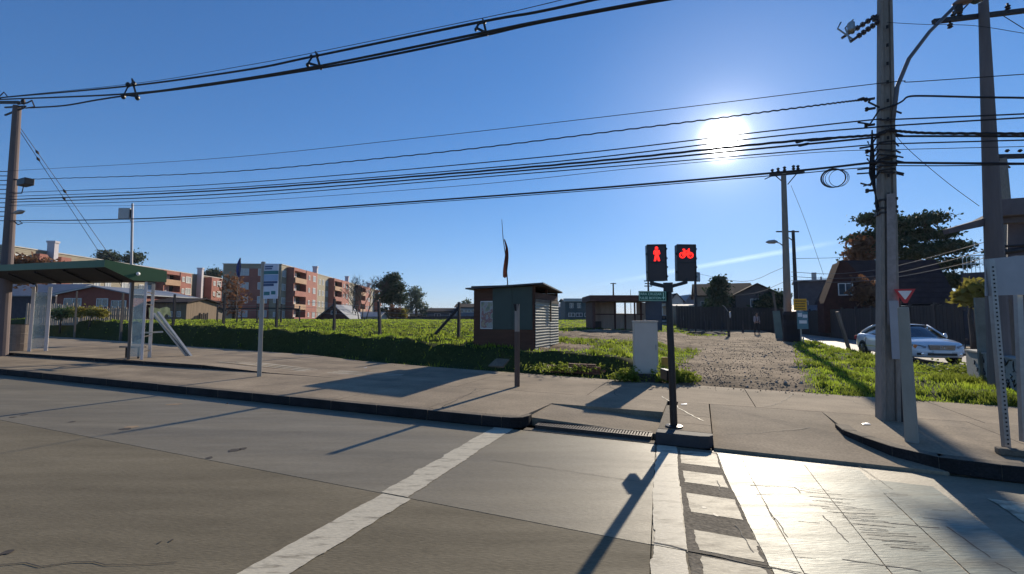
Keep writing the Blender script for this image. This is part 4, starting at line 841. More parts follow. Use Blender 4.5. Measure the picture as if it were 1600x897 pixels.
# ================================================================ open-fronted hut
hz = gz(D(925, 515, 40)); hb = D(926, 515, 35); hb.z = .58; ht = thing('open_hut', 'open fronted plank hut with a brown fascia standing in the bare yard', 'hut', hb, 0)
def hl(u, v, d=35): return D(u, v, d) - hb
m_plk = mat('pinkish plank', (.42, .31, .24), .85, .25, 2, .2, stretch=(2, 2, .3)); m_hbr = mat('hut dark brown', (.10, .04, .03), .8, .3, 3)
b = MB(); e_ = hl(1016, 462); b.box(-.3, e_.x, -.7, 3.2, hl(0, 471).z, hl(0, 462).z); b.build('roof', m_hbr, ht)
b = MB(); b.box(-.02, .22, -.1, 3.0, -.3, 2.6); b.build('side_wall', m_hbr, ht)
zz0, zz1, zz2 = hl(0, 490).z, hl(0, 474).z, hl(0, 471).z
x = .25; i = 0
while x < e_.x - .1:
    w = .42; open_ = (hl(960, 0).x < x < hl(973, 0).x) or (hl(978, 0).x < x < hl(990, 0).x)
    MB().box(x + .003, x + w - .003, 1.95, 1.98, -.3, zz0 if open_ else zz2 - .02).build('plank', m_plk, ht); x += w
for u in (960, 976, 991, 1001): b = MB(); a = hl(u, 0).x; b.box(a, a + .12, 1.85, 1.94, -.3, zz2); b.build('stud', m_hbr, ht)
MB().box(.25, e_.x, 1.88, 1.94, zz0 - .08, zz0).build('sill', m_hbr, ht); MB().box(.4, 1.0, 1.5, 1.8, -.2, .75).build('crate', m_dwood, ht)
MB().box(hl(1000, 0).x, hl(1024, 0).x, .2, .3, -.3, hl(0, 470).z - .02).build('dark_panel', mat('blue grey sheet', (.05, .065, .09), .6, .2), ht)
# ================================================================ houses
m_wht = mat('pale render', (.50, .47, .42), .8, .12, 1); m_roofg = mat('grey metal roof', (.22, .23, .25), .55, .2, 2, metal=.3); m_roofd = mat('dark roof shingles', (.045, .036, .036), .95, .3, 2, spec=.1)
m_brown = mat('brown cladding', (.16, .09, .06), .8, .25, 2, brick=9); m_blue = mat('blue grey cladding', (.16, .20, .25), .8, .2, 2, brick=8)
def window(t, x, z, w, h, y=0., face='f', m=m_frame, bar=True, name='window'):
    b = MB(); f_ = .06 if w > .8 else .045
    b.box(-w / 2, w / 2, -.05, .02, -h / 2, -h / 2 + f_); b.box(-w / 2, w / 2, -.05, .02, h / 2 - f_, h / 2); b.box(-w / 2, -w / 2 + f_, -.05, .02, -h / 2 + f_, h / 2 - f_); b.box(w / 2 - f_, w / 2, -.05, .02, -h / 2 + f_, h / 2 - f_)
    if bar: b.box(-f_ / 2, f_ / 2, -.045, .02, -h / 2 + f_, h / 2 - f_)
    o = b.build(name, m, t); o.location = (x, y, z) if face == 'f' else (y, x, z); o.rotation_euler.z = 0 if face == 'f' else R(90) if face == 'r' else R(-90)
    MB().box(-w / 2 + f_, w / 2 - f_, -.012, .0, -h / 2 + f_, h / 2 - f_).build('pane', m_pane, o); return o
def gable(name, label, base, w, d, h, rh, mw, mr, rz=0., ridge='y', over=.35, group=None, cat='house'):
    t = thing(name, label, cat, base, rz, group); b = MB(); b.box(0, w, 0, d, -1.5, h); 
    if ridge == 'y': b.ext([(0, 0, h), (w, 0, h), (w / 2, 0, h + rh)], (0, d, 0))
    else: b.ext([(0, 0, h), (0, d, h), (0, d / 2, h + rh)], (w, 0, 0))
    b.build('wall', mw, t)
    for s_ in (0, 1):
        b = MB()
        if ridge == 'y':
            ex = -over if s_ == 0 else w + over; ez = h - over * rh / (w / 2); b.ext([(ex, -over, ez + .02), (w / 2, -over, h + rh + .02), (w / 2, -over, h + rh + .13), (ex, -over, ez + .13)], (0, d + 2 * over, 0))
        else:
            ey = -over if s_ == 0 else d + over; ez = h - over * rh / (d / 2); b.ext([(-over, ey, ez + .02), (-over, d / 2, h + rh + .02), (-over, d / 2, h + rh + .13), (-over, ey, ez + .13)], (w + 2 * over, 0, 0))
        b.build('roof', mr, t)
    return t
def at_(u, v, d, z=None):
    p = D(u, v, d)
    if z is not None: p.z = z
    return p
def zat(v, d): return CH + (497 - v) / 690 * d
bz_ = at_(87, 497, 44, .8)
h1 = gable('bungalow', 'red brown bungalow with white framed windows behind the bus shelter', bz_, (202 - 87) / 690 * 44, 9, zat(460, 44) - .8, .75, mat('red brown cladding', (.30, .085, .055), .8, .2, 2, brick=7), m_roofg)
window(h1, 1.6, 2.15, 1.75, 1.25); window(h1, 4.55, 2.35, 1.15, .8); window(h1, 6.2, 2.2, 1.5, .7)
b = MB(); b.ext([(-.5, -.37, zat(460, 44) - .99), (3.67, -.37, zat(449, 44) - .80), (3.67, -.37, zat(449, 44) - .68), (-.5, -.37, zat(460, 44) - .87)], (0, .03, 0)); b.build('barge_board', m_wht, h1)
h1b = gable('house', 'low dark house with a grey sheet roof left of the red brown bungalow', at_(-40, 497, 50, .9), 9.0, 8, zat(462, 50) - .9, 1.5, mat('dark wall', (.06, .05, .06), .8, .3), m_roofg, ridge='x')
window(h1b, 6.5, 1.2, .9, .8)
h2 = gable('wooden_shed', 'long brown wooden shed with a low roof right of the shelter', at_(232, 497, 46, .9), 3.9, 5, zat(473, 46) - .9, .45, mat('tan planks', (.20, .14, .09), .85, .3, 2, brick=0, stretch=(3, 3, .3)), m_roofd, ridge='x', cat='shed')
for i in range(4): window(h2, .6 + i * .85, 1.1, .4, .6, bar=False)
h2b = gable('wooden_shed', 'small grey shed with a sagging dark roof beside the dark bush', at_(272, 497, 52, .9), 3.1, 4, zat(484, 52) - .9, .6, m_wood, m_roofd, ridge='x', cat='shed')
h3 = gable('house', 'small house with a steep dark red gable before the apartment block', at_(499, 498, 72, .9), 4.6, 7, .9, 1.9, mat('dark red boards', (.10, .03, .025), .8, .3), m_roofg, over=.5)
window(h3, 2.3, 1.6, .9, .6)
h4 = gable('house', 'low white house with a grey roof behind the bare tree', at_(545, 498, 78, 1.0), 5.2, 6, .8, .8, m_wht, m_roofg, ridge='x')
for x in (1, 2.6, 4.2): window(h4, x, .35, .8, .5)
# long low sheds on the far side of the field
for i, (u0, u1, v, d, mw, mr, lb) in enumerate(((640, 700, 487, 120, m_wht, m_roofg, 'long pale shed far beyond the field, left of the dark one'), (668, 745, 483, 105, mat('slate wall', (.10, .11, .13), .8, .3), m_roofd, 'long slate shed far beyond the field, next to the kiosk'),
                                              (712, 748, 476, 98, m_blue, m_roofd, 'blue grey house just left of the kiosk in the distance'))):
    p = at_(u0, 497, d, .9); t = gable('warehouse' if i < 2 else 'house', lb, p, (u1 - u0) / 690 * d, 8, zat(v, d) - .9 - .6, .8, mw, mr, ridge='x', cat='warehouse' if i < 2 else 'house')
    for k in range(3): window(t, (u1 - u0) / 690 * d * (.2 + .3 * k), zat(v, d) - .9 - 1.4, 1.4, .7)
ew = thing('field_wall', 'long low dark boundary wall along the far edge of the field', 'wall', at_(600, 498, 86, .9), 0); MB().box(0, 18.5, 0, .2, -1, 1.05).build('wall_body', m_dwood, ew)
b = MB()
for i in range(10): b.box(i * 2.0, i * 2.0 + .2, -.08, .28, -1, 1.2)
b.each('pier', m_dwood, ew)
h7 = gable('warehouse', 'dark green clad two storey building with a pale roof edge right of the kiosk', at_(883, 498, 82, .9), 5.1, 8, zat(470, 82) - .9, .4, mat('dark green cladding', (.05, .09, .10), .7, .2, 2, brick=5), m_roofg, ridge='x', cat='building')
for x in (1.2, 2.6, 4.2): window(h7, x, 3.0, .7, .9); window(h7, x, 1.3, 1.2, .7)
MB().box(-.3, 5.4, -.42, -.36, zat(470, 82) - 1.05, zat(467, 82) - .85).build('fascia', m_wht, h7)
h7b = gable('house', 'small blue grey house showing behind the kiosk roof corner', at_(868, 498, 95, .9), 3.2, 6, zat(480, 95) - .9, .8, m_blue, m_roofg, ridge='x')
window(h7b, 2.2, 1.6, .7, .7)
for i, (u0, u1, v, va, d, mw, mr, lb) in enumerate(((1048, 1068, 470, 459, 92, m_wht, m_roofd, 'small distant gabled house directly behind the signal post'), (1068, 1090, 475, 461, 95, m_blue, m_roofg, 'blue grey gabled house between the signal post and the far pole'))):
    w = (u1 - u0) / 690 * d; t = gable('house', lb, at_(u0, 497, d, .6), w, 7, zat(v, d) - .6, zat(va, d) - zat(v, d), mw, mr); window(t, w * .5, zat(v, d) - 1.4, .7, .7)
h9 = gable('low_building', 'low tan building with a pale roof line right of the signal post', at_(1056, 497, 60, .4), 3.6, 5, zat(479, 60) - .4, .25, mat('tan render', (.32, .24, .17), .8, .2), m_wht, ridge='x', cat='building')
window(h9, 1.0, 1.2, .7, .6)
h10 = gable('house', 'two storey house with a cross gable behind the long dark fence', at_(1090, 497, 54, .2), 6.2, 9, zat(462, 54) - .2, 1.6, mat('grey brown render', (.22, .20, .18), .8, .2, 1), m_roofd, rz=R(-20), ridge='x')
window(h10, .8, 2.9, .8, 1.1); window(h10, 2.8, 2.9, .9, .9)
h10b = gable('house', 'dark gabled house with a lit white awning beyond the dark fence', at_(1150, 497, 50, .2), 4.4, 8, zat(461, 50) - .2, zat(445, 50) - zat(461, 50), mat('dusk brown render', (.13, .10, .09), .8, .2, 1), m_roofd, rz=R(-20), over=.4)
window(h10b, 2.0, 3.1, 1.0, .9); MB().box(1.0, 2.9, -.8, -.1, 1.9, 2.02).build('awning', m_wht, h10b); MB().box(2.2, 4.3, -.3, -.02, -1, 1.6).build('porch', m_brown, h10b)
h11 = gable('flat_roofed_house', 'low flat roofed house between the concrete pole and the steep dark roof', at_(1250, 497, 44, .1), 3.4, 5, zat(440, 44) - .1, .1, mat('mauve grey wall', (.13, .115, .12), .8, .2), m_wht, rz=R(-30), ridge='x')  # wall in a grey mauve tone
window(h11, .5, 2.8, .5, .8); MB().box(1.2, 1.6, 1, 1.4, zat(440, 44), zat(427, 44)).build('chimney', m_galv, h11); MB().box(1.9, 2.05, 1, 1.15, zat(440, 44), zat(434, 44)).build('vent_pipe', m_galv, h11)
b = MB(); b.ext([(-.8, -2.4, 2.0), (4.4, -2.4, 2.0), (4.4, -.02, 2.7), (-.8, -.02, 2.7)], (0, 0, .08)); b.build('porch_roof', m_roofg, h11)
# steep-roofed house
db = at_(1289, 497, 37, 0.0); n0_ = toSN(db)[1]; t = thing('steep_roofed_house', 'dark house with a huge steep mauve roof behind the right hand fence', 'house', db, RZ)
def hs(u, v, dn=0.): return loc(t, NP(u, v, n0_ + dn))
m_mauve = mat('mauve shingles', (.060, .042, .046), .95, .25, 2.5, brick=6, spec=.1); m_dred = mat('dark red shingle gable', (.085, .035, .03), .95, .3, 3, brick=7, spec=.1)
eL, eR, rL, rR = hs(1291, 474), hs(1501, 476), hs(1311, 407, 2.6), hs(1462, 406, 2.6); bL = Vector((eL.x, 4.4, eL.z)); bR = Vector((eR.x, 4.4, eR.z))
b = MB(); b.add([eL, eR, rR, rL, bL, bR, rR + Vector((0, .4, 0)), rL + Vector((0, .4, 0))], [(0, 1, 2, 3), (5, 4, 7, 6), (1, 5, 6, 2), (4, 0, 3, 7), (3, 2, 6, 7), (0, 4, 5, 1)]); b.build('roof', m_mauve, t)
for k in range(9):                                   # courses of the roof edge
    a_ = eL.lerp(rL, k / 9 + .03); c_ = eR.lerp(rR, k / 9 + .03); b = MB(); b.beam(a_ + Vector((0, -.03, .02)), c_ + Vector((0, -.03, .02)), .03, .03); b.build('roof_batten', m_mauve, t)
b = MB(); b.box(.3, eR.x - .2, .3, 4.2, -.5, eR.z - .05); b.build('wall', mat('grey lower wall', (.20, .19, .20), .8, .2), t)
b = MB(); b.ext([hs(1289, 520, -.5), hs(1372, 520, -.5), hs(1372, 462, -.5), hs(1324, 409, -.5), hs(1312, 409, -.5), hs(1287, 474, -.5)], (0, 2.2, 0)); b.build('front_gable', m_dred, t)
w9 = hs(1321, 452, -.5); window(t, w9.x, w9.z, 1.0, 1.0, y=w9.y - .02); w9 = hs(1465, 482, .28); window(t, w9.x, w9.z, .8, .6, y=w9.y)
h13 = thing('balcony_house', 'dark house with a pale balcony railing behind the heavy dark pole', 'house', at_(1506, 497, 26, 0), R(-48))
z_ = zat(424, 25); b = MB(); b.box(0, 6, 0, 3, -1, z_); b.build('wall', mat('dark house wall', (.08, .065, .07), .9, .2), h13)  # wall in one dark tone
b = MB()
for i in range(14): b.box(.1 + i * .17, .13 + i * .17, -.02, .01, z_, z_ + .95)
b.box(.05, 2.5, -.03, .02, z_ + .95, z_ + 1.01); b.box(.05, 2.5, -.03, .02, z_ + .5, z_ + .54); b.each('baluster', m_frame, h13)
# ================================================================ apartment blocks
m_apb = mat('beige grey render', (.36, .31, .22), .85, .15, .6, brick=1.2); m_apr = mat('apartment red brick', (.38, .14, .105), .85, .2, .8, brick=3.5); m_apo = mat('orange brown render', (.42, .26, .16), .85, .15, .8); m_shaft = mat('pale duct', (.50, .46, .48), .7, .1)
def wmesh(w, h):
    b = MB(); f_ = .09
    b.box(-w / 2, w / 2, -.06, .02, -h / 2, -h / 2 + f_); b.box(-w / 2, w / 2, -.06, .02, h / 2 - f_, h / 2); b.box(-w / 2, -w / 2 + f_, -.06, .02, -h / 2 + f_, h / 2 - f_); b.box(w / 2 - f_, w / 2, -.06, .02, -h / 2 + f_, h / 2 - f_); b.box(-f_ / 2, f_ / 2, -.05, .02, -h / 2 + f_, h / 2 - f_)
    return b.mesh('window', m_frame), MB().box(-w / 2 + f_, w / 2 - f_, -.015, .0, -h / 2 + f_, h / 2 - f_).mesh('pane', m_apgl)
m_apgl = mat('pale curtained glass', (.42, .44, .44), .25, .3, .7, spec=.7)
WM = {k: wmesh(*k) for k in ((1.6, 1.35), (1.9, 1.4), (1.1, 1.35), (.8, 1.0))}
def aw(t, x, y, z, k=(1.6, 1.35), rz=0.):
    a, p = WM[k]; o = bpy.data.objects.new('window', a); C.objects.link(o); o.parent = t; o.location = (x, y, z); o.rotation_euler.z = rz; q = bpy.data.objects.new('pane', p); C.objects.link(q); q.parent = o
def apartment(label, o, rz, Ln, Dp, Ht, mods, end=True, par=.5, z0=.8, phase=0):
    t = thing('apartment_block', label, 'apartment block', (o[0], o[1], z0), rz, 'four storey brick and beige apartment blocks'); fh = (Ht - par) / 4
    MB().box(0, Ln, 0, Dp, -2, Ht).build('wall', m_apb, t); MB().box(-.12, Ln + .12, -.12, Dp + .12, Ht + .002, Ht + .14).build('roof', m_wht, t)
    x = 0.; i = 0
    while x < Ln - 1:
        kind, w = mods[(i + phase) % len(mods)]; i += 1; w = min(w, Ln - x)
        if kind == 'win':
            for f in range(4): aw(t, x + w / 2, -.01, fh * f + fh * .55)
        elif kind == 'win2':
            for f in range(4): aw(t, x + w * .28, -.01, fh * f + fh * .55, (1.1, 1.35)); aw(t, x + w * .72, -.01, fh * f + fh * .55, (1.1, 1.35))
        elif kind == 'duct':
            for f in range(4): aw(t, x + w * .75, -.01, fh * f + fh * .55, (1.1, 1.35))
            MB().box(x + w * .25, x + w * .25 + .65, -1.0, -.01, -2, Ht + 1.3).build('duct', m_shaft, t); MB().box(x + w * .25 - .06, x + w * .25 + .71, -1.1, .1, Ht + 1.303, Ht + 1.6).build('cowl', m_shaft, t)
        elif kind == 'redlet': MB().box(x, x + w, -.7, -.004, -2, Ht - .5).build('bay', m_apr, t)
        elif kind == 'red':
            MB().box(x, x + w, -1.6, -.004, -2, Ht - .25).build('bay', m_apr, t)
            for f in range(4): aw(t, x + w * .25, -1.61, fh * f + fh * .55, (.8, 1.0)); aw(t, x + w * .7, -1.61, fh * f + fh * .55)
            for f in range(4): aw(t, x + w + .01, -.8, fh * f + fh * .55, (.8, 1.0), R(90))
        elif kind == 'balc':
            MB().box(x, x + w, -1.5, -.004, Ht - .9, Ht - .25).build('balcony_head', m_apr, t)
            MB().box(x, x + .25, -1.5, -.004, -2, Ht - .9).build('balcony_pier', m_apr, t)
            MB().box(x + .3, x + w - .1, -.3, -.008, -1, Ht - .95).build('recess', m_dark, t)
            for f in range(4):
                MB().box(x + .26, x + w - .02, -1.7, -.31, fh * f - .15, fh * f + .95).build('balcony', m_apo if (f % 2) else m_apr, t); aw(t, x + w * .5, -.32, fh * f + fh * .6 + .1, (1.9, 1.4))
        x += w
    if end:   # gable end towards the field
        MB().box(-.30, -.004, 2.2, Dp - 3.2, -2, Ht - .9).build('end_bay', m_apr, t)
        for f in range(4):
            aw(t, -.31, Dp * .30, fh * f + fh * .6, (1.9, 1.4), R(-90)); aw(t, -.31, Dp - 4.2, fh * f + fh * .6, (1.9, 1.4), R(-90)); aw(t, -.01, .9, fh * f + fh * .55, (.8, 1.0), R(-90))
    for xx in np.arange(6, Ln, 13): MB().box(xx, xx + 1.4, Dp * .5, Dp * .5 + 1.4, Ht + .142, Ht + .8).build('roof_hatch', m_apb, t)
    return t
mods = [('win', 2.4), ('balc', 6.2), ('red', 6.6), ('duct', 4.4), ('win2', 5.4)]
apartment('apartment block whose red brick gable end faces the field', D(437, 497, 88), R(94), 82, 11.2, 11.5, mods)
apartment('apartment block rising behind the bus shelter roof', D(2, 497, 57), R(94.5), 62, 11, 10.0, [('win', 3.6), ('redlet', 1.2), ('duct', 2.0), ('redlet', 1.6), ('win', 4.2), ('win2', 4.8), ('win', 4.6), ('win2', 4.8), ('balc', 4.6), ('red', 3.4), ('win', 3.5), ('duct', 3.6), ('red', 4), ('win', 4), ('balc', 4.6), ('red', 5)], end=False, z0=1.0)
apartment('lower apartment block seen between the two nearer blocks', D(352, 497, 128), R(96), 40, 12, 10.0, mods, end=True, z0=.9, phase=2)
# ================================================================ far hills
def ridge(label, y, pts, depth, m):
    vs = []; fs = []; n = len(pts)
    for i, (x, z) in enumerate(pts): vs += [(x, y, -2), (x, y + depth * .4, z * .7), (x, y + depth, z), (x, y + depth * 2, -2)]
    for i in range(n - 1):
        a = 4 * i; fs += [(a + k, a + 4 + k, a + 5 + k, a + 1 + k) for k in range(3)]
    o = MB().add(vs, fs).build('hill', m, smooth=True); o['kind'] = 'structure'; return o
m_hill = mat('far wooded hills', (.06, .085, .07), .95, .3, .01)
rr = random.Random(4)
def prof_(x0, x1, h0, h1, k, y): return [(x0 + (x1 - x0) * i / k, (h0 + (h1 - h0) * (.5 + .5 * math.sin(i * .9 + y)) * rr.uniform(.8, 1.1)) * math.sin(math.pi * min(1, max(.03, i / k))) ** .5) for i in range(k + 1)]
ridge('a', 2600, prof_(-3400, 1400, 38, 68, 60, 1), 700, m_hill); ridge('b', 1500, prof_(-1700, 900, 15, 30, 50, 2), 300, m_hill)
# ================================================================ trees
def tubes_np(b, pts, rs, seg=6): b.tube(pts, rs, seg)
def leaves(centers, n_per, spread, ls, flat=1.):
    c = np.repeat(np.array(centers), n_per, axis=0); k = len(c); p = c + rng.normal(0, 1, (k, 3)) * np.array([spread, spread, spread * flat])
    a = rng.normal(0, 1, (k, 3)); a /= np.linalg.norm(a, axis=1)[:, None]; q = rng.normal(0, 1, (k, 3)); q = np.cross(a, q); q /= np.linalg.norm(q, axis=1)[:, None]
    s_ = ls * rng.uniform(.6, 1.4, (k, 1)); V = np.stack([p - a * s_, p + q * s_ * .55, p + a * s_, p - q * s_ * .55], 1).reshape(-1, 3); return V, np.arange(4 * k).reshape(-1, 4)
def tree(name, label, base, blobs, trunk_r, m, n_cl=14, n_per=40, ls=.16, spread=.45, flat=.7, mt=None, cat='tree', group=None, htrunk=None):
    """blobs: (x, y, z, radius, zradius) in the tree's own frame"""
    t = thing(name, label, cat, base, 0, group); bb = MB(); cs = []; top = max(z for _, _, z, _, _ in blobs)
    mx_ = sum(b_[0] for b_ in blobs) / len(blobs); tp = [Vector((0, 0, -.5)), Vector((mx_ * .2, 0, top * .3)), Vector((mx_ * .6, .05 * top, top * .6)), Vector((mx_, 0, top * .92))]
    bb.tube(tp, [trunk_r * 1.25, trunk_r, trunk_r * .6, trunk_r * .2], 8); trunk = bb.build('trunk', mt or m_bark, t, smooth=True); bb = MB()
    for (x, y, z, r_, rz_) in blobs:
        c = Vector((x, y, z)); root = tp[1].lerp(tp[3], min(.9, max(.05, (z / top) * .75))); bb.tube([root, root.lerp(c, .5) + Vector((0, 0, -.06 * r_)), c], [trunk_r * .35, trunk_r * .25, trunk_r * .1], 5)
        for k in range(n_cl):
            v = rng.normal(0, 1, 3); v /= np.linalg.norm(v); v *= rng.uniform(.45, 1.05); q = c + Vector((v[0] * r_, v[1] * r_, v[2] * rz_)); cs.append(tuple(q))
            if k % 2 == 0: bb.tube([root.lerp(c, .8), q], [trunk_r * .09, trunk_r * .03], 4)
    bo = bb.build('branches', mt or m_bark, t); bo['kind'] = 'stuff'
    if n_per: V, Fc = leaves(cs, n_per, spread, ls, flat); npmesh('crown', V, Fc, m, t)
    return t
m_bark = mat('bark', (.07, .055, .045), .9, .3, 6, .3)
m_lfd = mat('dark evergreen leaves', (.022, .045, .022), .7, .4, .8, trans=.2, col2=(.05, .085, .03)); m_lfm = mat('mid green leaves', (.05, .085, .03), .7, .4, .8, trans=.3, col2=(.10, .15, .05))
m_lfp = mat('pale grey green leaves', (.08, .12, .08), .7, .3, .8, trans=.3, col2=(.13, .17, .11)); m_lfr = mat('rusty autumn leaves', (.14, .06, .035), .8, .4, .8, trans=.35, col2=(.24, .12, .05)); m_lfy = mat('yellow green leaves', (.16, .17, .035), .7, .3, .8, trans=.4, col2=(.34, .27, .05))
def TB(base, d, lst):               # blobs from sight positions at the tree's own distance
    out = []
    for (u, v, rp, rzp) in lst:
        p = D(u, v, d); k = d / 690; out.append((p.x - base.x, random.uniform(-.6, .6) * rp * k, p.z - base.z, rp * k, rzp * k))
    return out
def T(name, label, u, v, d, z, lst, tr, m, **k): b = at_(u, v, d, z); return tree(name, label, b, TB(b, d, lst), tr, m, **k)
T('cedar_tree', 'big spreading dark tree behind the steep roofed house', 1430, 497, 46, .2, [(1372, 340, 20, 8), (1358, 368, 22, 8), (1352, 395, 20, 10), (1400, 350, 26, 9), (1385, 380, 30, 9), (1440, 345, 34, 8), (1425, 368, 36, 9), (1470, 362, 30, 8), (1490, 385, 24, 9), (1450, 392, 36, 9), (1410, 400, 30, 9), (1490, 412, 22, 8), (1480, 435, 22, 9), (1500, 440, 16, 8)], .5, m_lfd, n_cl=24, n_per=52, ls=.19, spread=.5, flat=.35)
T('autumn_tree', 'rusty leaved small tree left of the big spreading tree', 1340, 497, 44, .2, [(1342, 385, 14, 10), (1338, 400, 12, 8), (1350, 410, 14, 8)], .16, m_lfr, n_cl=12, n_per=26, ls=.22, spread=.4)
T('climbing_shrub', 'rusty shrub in front of the steep roofed house', 1352, 497, 33, .1, [(1352, 445, 12, 12), (1345, 462, 12, 12), (1360, 466, 10, 10)], .08, m_lfr, n_cl=10, n_per=26, ls=.15, spread=.3, cat='shrub')
T('dark_conifer', 'dark round headed conifer standing alone beyond the field', 612, 497, 92, .9, [(611, 436, 9, 7), (602, 448, 12, 9), (620, 450, 12, 9), (612, 458, 18, 10), (600, 466, 12, 8), (624, 466, 10, 8)], .35, m_lfd, n_cl=30, n_per=50, ls=.22, spread=.55)
T('eucalyptus_tree', 'pale green loose tree right of the lone dark conifer', 650, 497, 118, .9, [(647, 456, 9, 8), (653, 464, 10, 8), (645, 472, 10, 8), (660, 478, 9, 8), (640, 484, 10, 7), (665, 486, 8, 6)], .3, m_lfp, n_cl=18, n_per=22, ls=.30, spread=.6)
T('autumn_bush', 'orange brown bush under the lone dark conifer', 622, 497, 84, 1.0, [(617, 487, 9, 6), (626, 489, 8, 6)], .1, m_lfr, n_cl=18, n_per=24, ls=.22, spread=.4, cat='bush'); T('autumn_bush', 'yellow bush between the dark conifer and the pale tree', 630, 497, 84, 1.0, [(631, 489, 6, 6)], .1, m_lfy, n_cl=16, n_per=20, ls=.2, spread=.3, cat='bush')
T('evergreen_bush', 'dark green bush left of the orange brown bush', 602, 497, 86, 1.0, [(600, 487, 9, 7)], .1, m_lfd, n_cl=20, n_per=24, ls=.22, spread=.4, cat='bush')
T('rusty_tree', 'rust coloured tree in front of the brick gable end', 366, 497, 62, .9, [(362, 442, 10, 10), (374, 452, 12, 10), (360, 462, 12, 10), (376, 470, 12, 9), (366, 482, 10, 8)], .25, m_lfr, n_cl=12, n_per=12, ls=.22, spread=.6)
T('evergreen_bush', 'dense dark bush left of the rust coloured tree', 313, 497, 54, .9, [(313, 482, 15, 12), (306, 488, 10, 8), (322, 488, 10, 8)], .12, m_lfd, n_cl=26, n_per=34, ls=.18, spread=.3, cat='bush')
T('rusty_shrub', 'rusty shrub peeping over the left end of the shelter roof', 50, 497, 48, .9, [(35, 412, 14, 10), (55, 412, 14, 9), (75, 415, 12, 9), (50, 432, 20, 12)], .15, m_lfr, n_cl=14, n_per=20, ls=.2, spread=.4, cat='shrub')
T('flowering_bush', 'yellow flowering bush at the plank fence behind the shelter', 140, 497, 32, 1.0, [(128, 488, 9, 6), (145, 487, 11, 7), (158, 490, 8, 5)], .05, m_lfy, n_cl=20, n_per=30, ls=.08, spread=.16, cat='bush')
T('flowering_bush', 'bright green bush left of the yellow flowering bush', 95, 497, 32, 1.0, [(88, 490, 10, 7), (103, 488, 8, 6)], .05, m_lfm, n_cl=20, n_per=30, ls=.08, spread=.16, cat='bush')
for i, (u, v, r_) in enumerate(((166, 398, 11), (172, 400, 8), (206, 400, 15), (332, 426, 10))):
    T('pine_tree', ('round topped pine above the middle of the shelter roof', 'smaller pine touching the round topped one above the shelter', 'wide pine behind the thin pale mast', 'pine above the gap between the apartment blocks')[i], u, 497, 150, .8, [(u, v, r_, 5), (u - r_ * .5, v + 6, r_ * .7, 4), (u + r_ * .5, v + 5, r_ * .7, 4)], .3, m_lfd, n_cl=20, n_per=22, ls=.4, spread=.8, group='pines beyond the apartment blocks')
T('garden_conifer', 'tall shaggy conifer behind the long dark fence', 1123, 497, 50, .1, [(1123, 440, 5, 8), (1122, 455, 11, 9), (1124, 470, 16, 10), (1118, 482, 16, 8), (1130, 484, 14, 8)], .2, m_lfd, n_cl=22, n_per=30, ls=.2, spread=.35)
T('garden_tree', 'dark rounded tree between the gabled house and concrete pole', 1205, 497, 48, .1, [(1208, 466, 14, 9), (1198, 476, 12, 8), (1216, 476, 12, 8)], .15, m_lfd, n_cl=22, n_per=30, ls=.2, spread=.35)
T('palm_shrub', 'yellow green spiky shrub behind the concrete wall', 1520, 530, 19, .05, [(1520, 452, 11, 8), (1514, 464, 9, 7), (1526, 464, 9, 8)], .10, m_lfy, n_cl=22, n_per=26, ls=.16, spread=.14, cat='shrub')
T('distant_tree', 'small faint tree left of the kiosk roof', 727, 497, 110, .9, [(727, 474, 7, 5)], .15, m_lfp, n_cl=14, n_per=14, ls=.3, spread=.5)
# bare tree: forking branches only
bt = thing('bare_tree', 'leafless tree with fine twigs in front of the far end of the apartments', 'tree', at_(566, 497, 70, .9), 0); r7 = random.Random(12); bb = MB(); tw = MB()
def fork(p, d, ln, r_, lv):
    q = p + d * ln; (bb if lv < 2 else tw).tube([p, p.lerp(q, .5) + Vector((r7.uniform(-.03, .03) * ln, 0, 0)), q], [r_, r_ * .8, r_ * .6], 5 if lv < 3 else 3, cap=False)
    if lv < 5:
        for k in range(3 if lv < 4 else 4):
            nd_ = (d + Vector((r7.uniform(-.62, .62), r7.uniform(-.5, .5), r7.uniform(-.05, .35)))).normalized(); fork(q, nd_, ln * r7.uniform(.62, .82), max(.012, r_ * .6), lv + 1)
for a in (-.25, .02, .3): fork(Vector((a * 1.5, 0, -.3)), Vector((a * .8, 0, 1)).normalized(), 2.3, .12, 0)
bb.build('trunk', m_bark, bt); o = tw.build('twigs', m_bark, bt); o['kind'] = 'stuff'
bt2 = thing('bare_tree', 'small reddish leafless tree left of the larger leafless tree', 'tree', at_(551, 497, 76, .9), 0); bb = MB(); tw = MB(); fork(Vector((0, 0, -.3)), Vector((0, 0, 1)), 2.2, .12, 0); fork(Vector((.3, 0, -.3)), Vector((.1, 0, 1)), 1.8, .1, 0); bb.build('trunk', m_bark, bt2); o = tw.build('twigs', m_bark, bt2); o['kind'] = 'stuff'
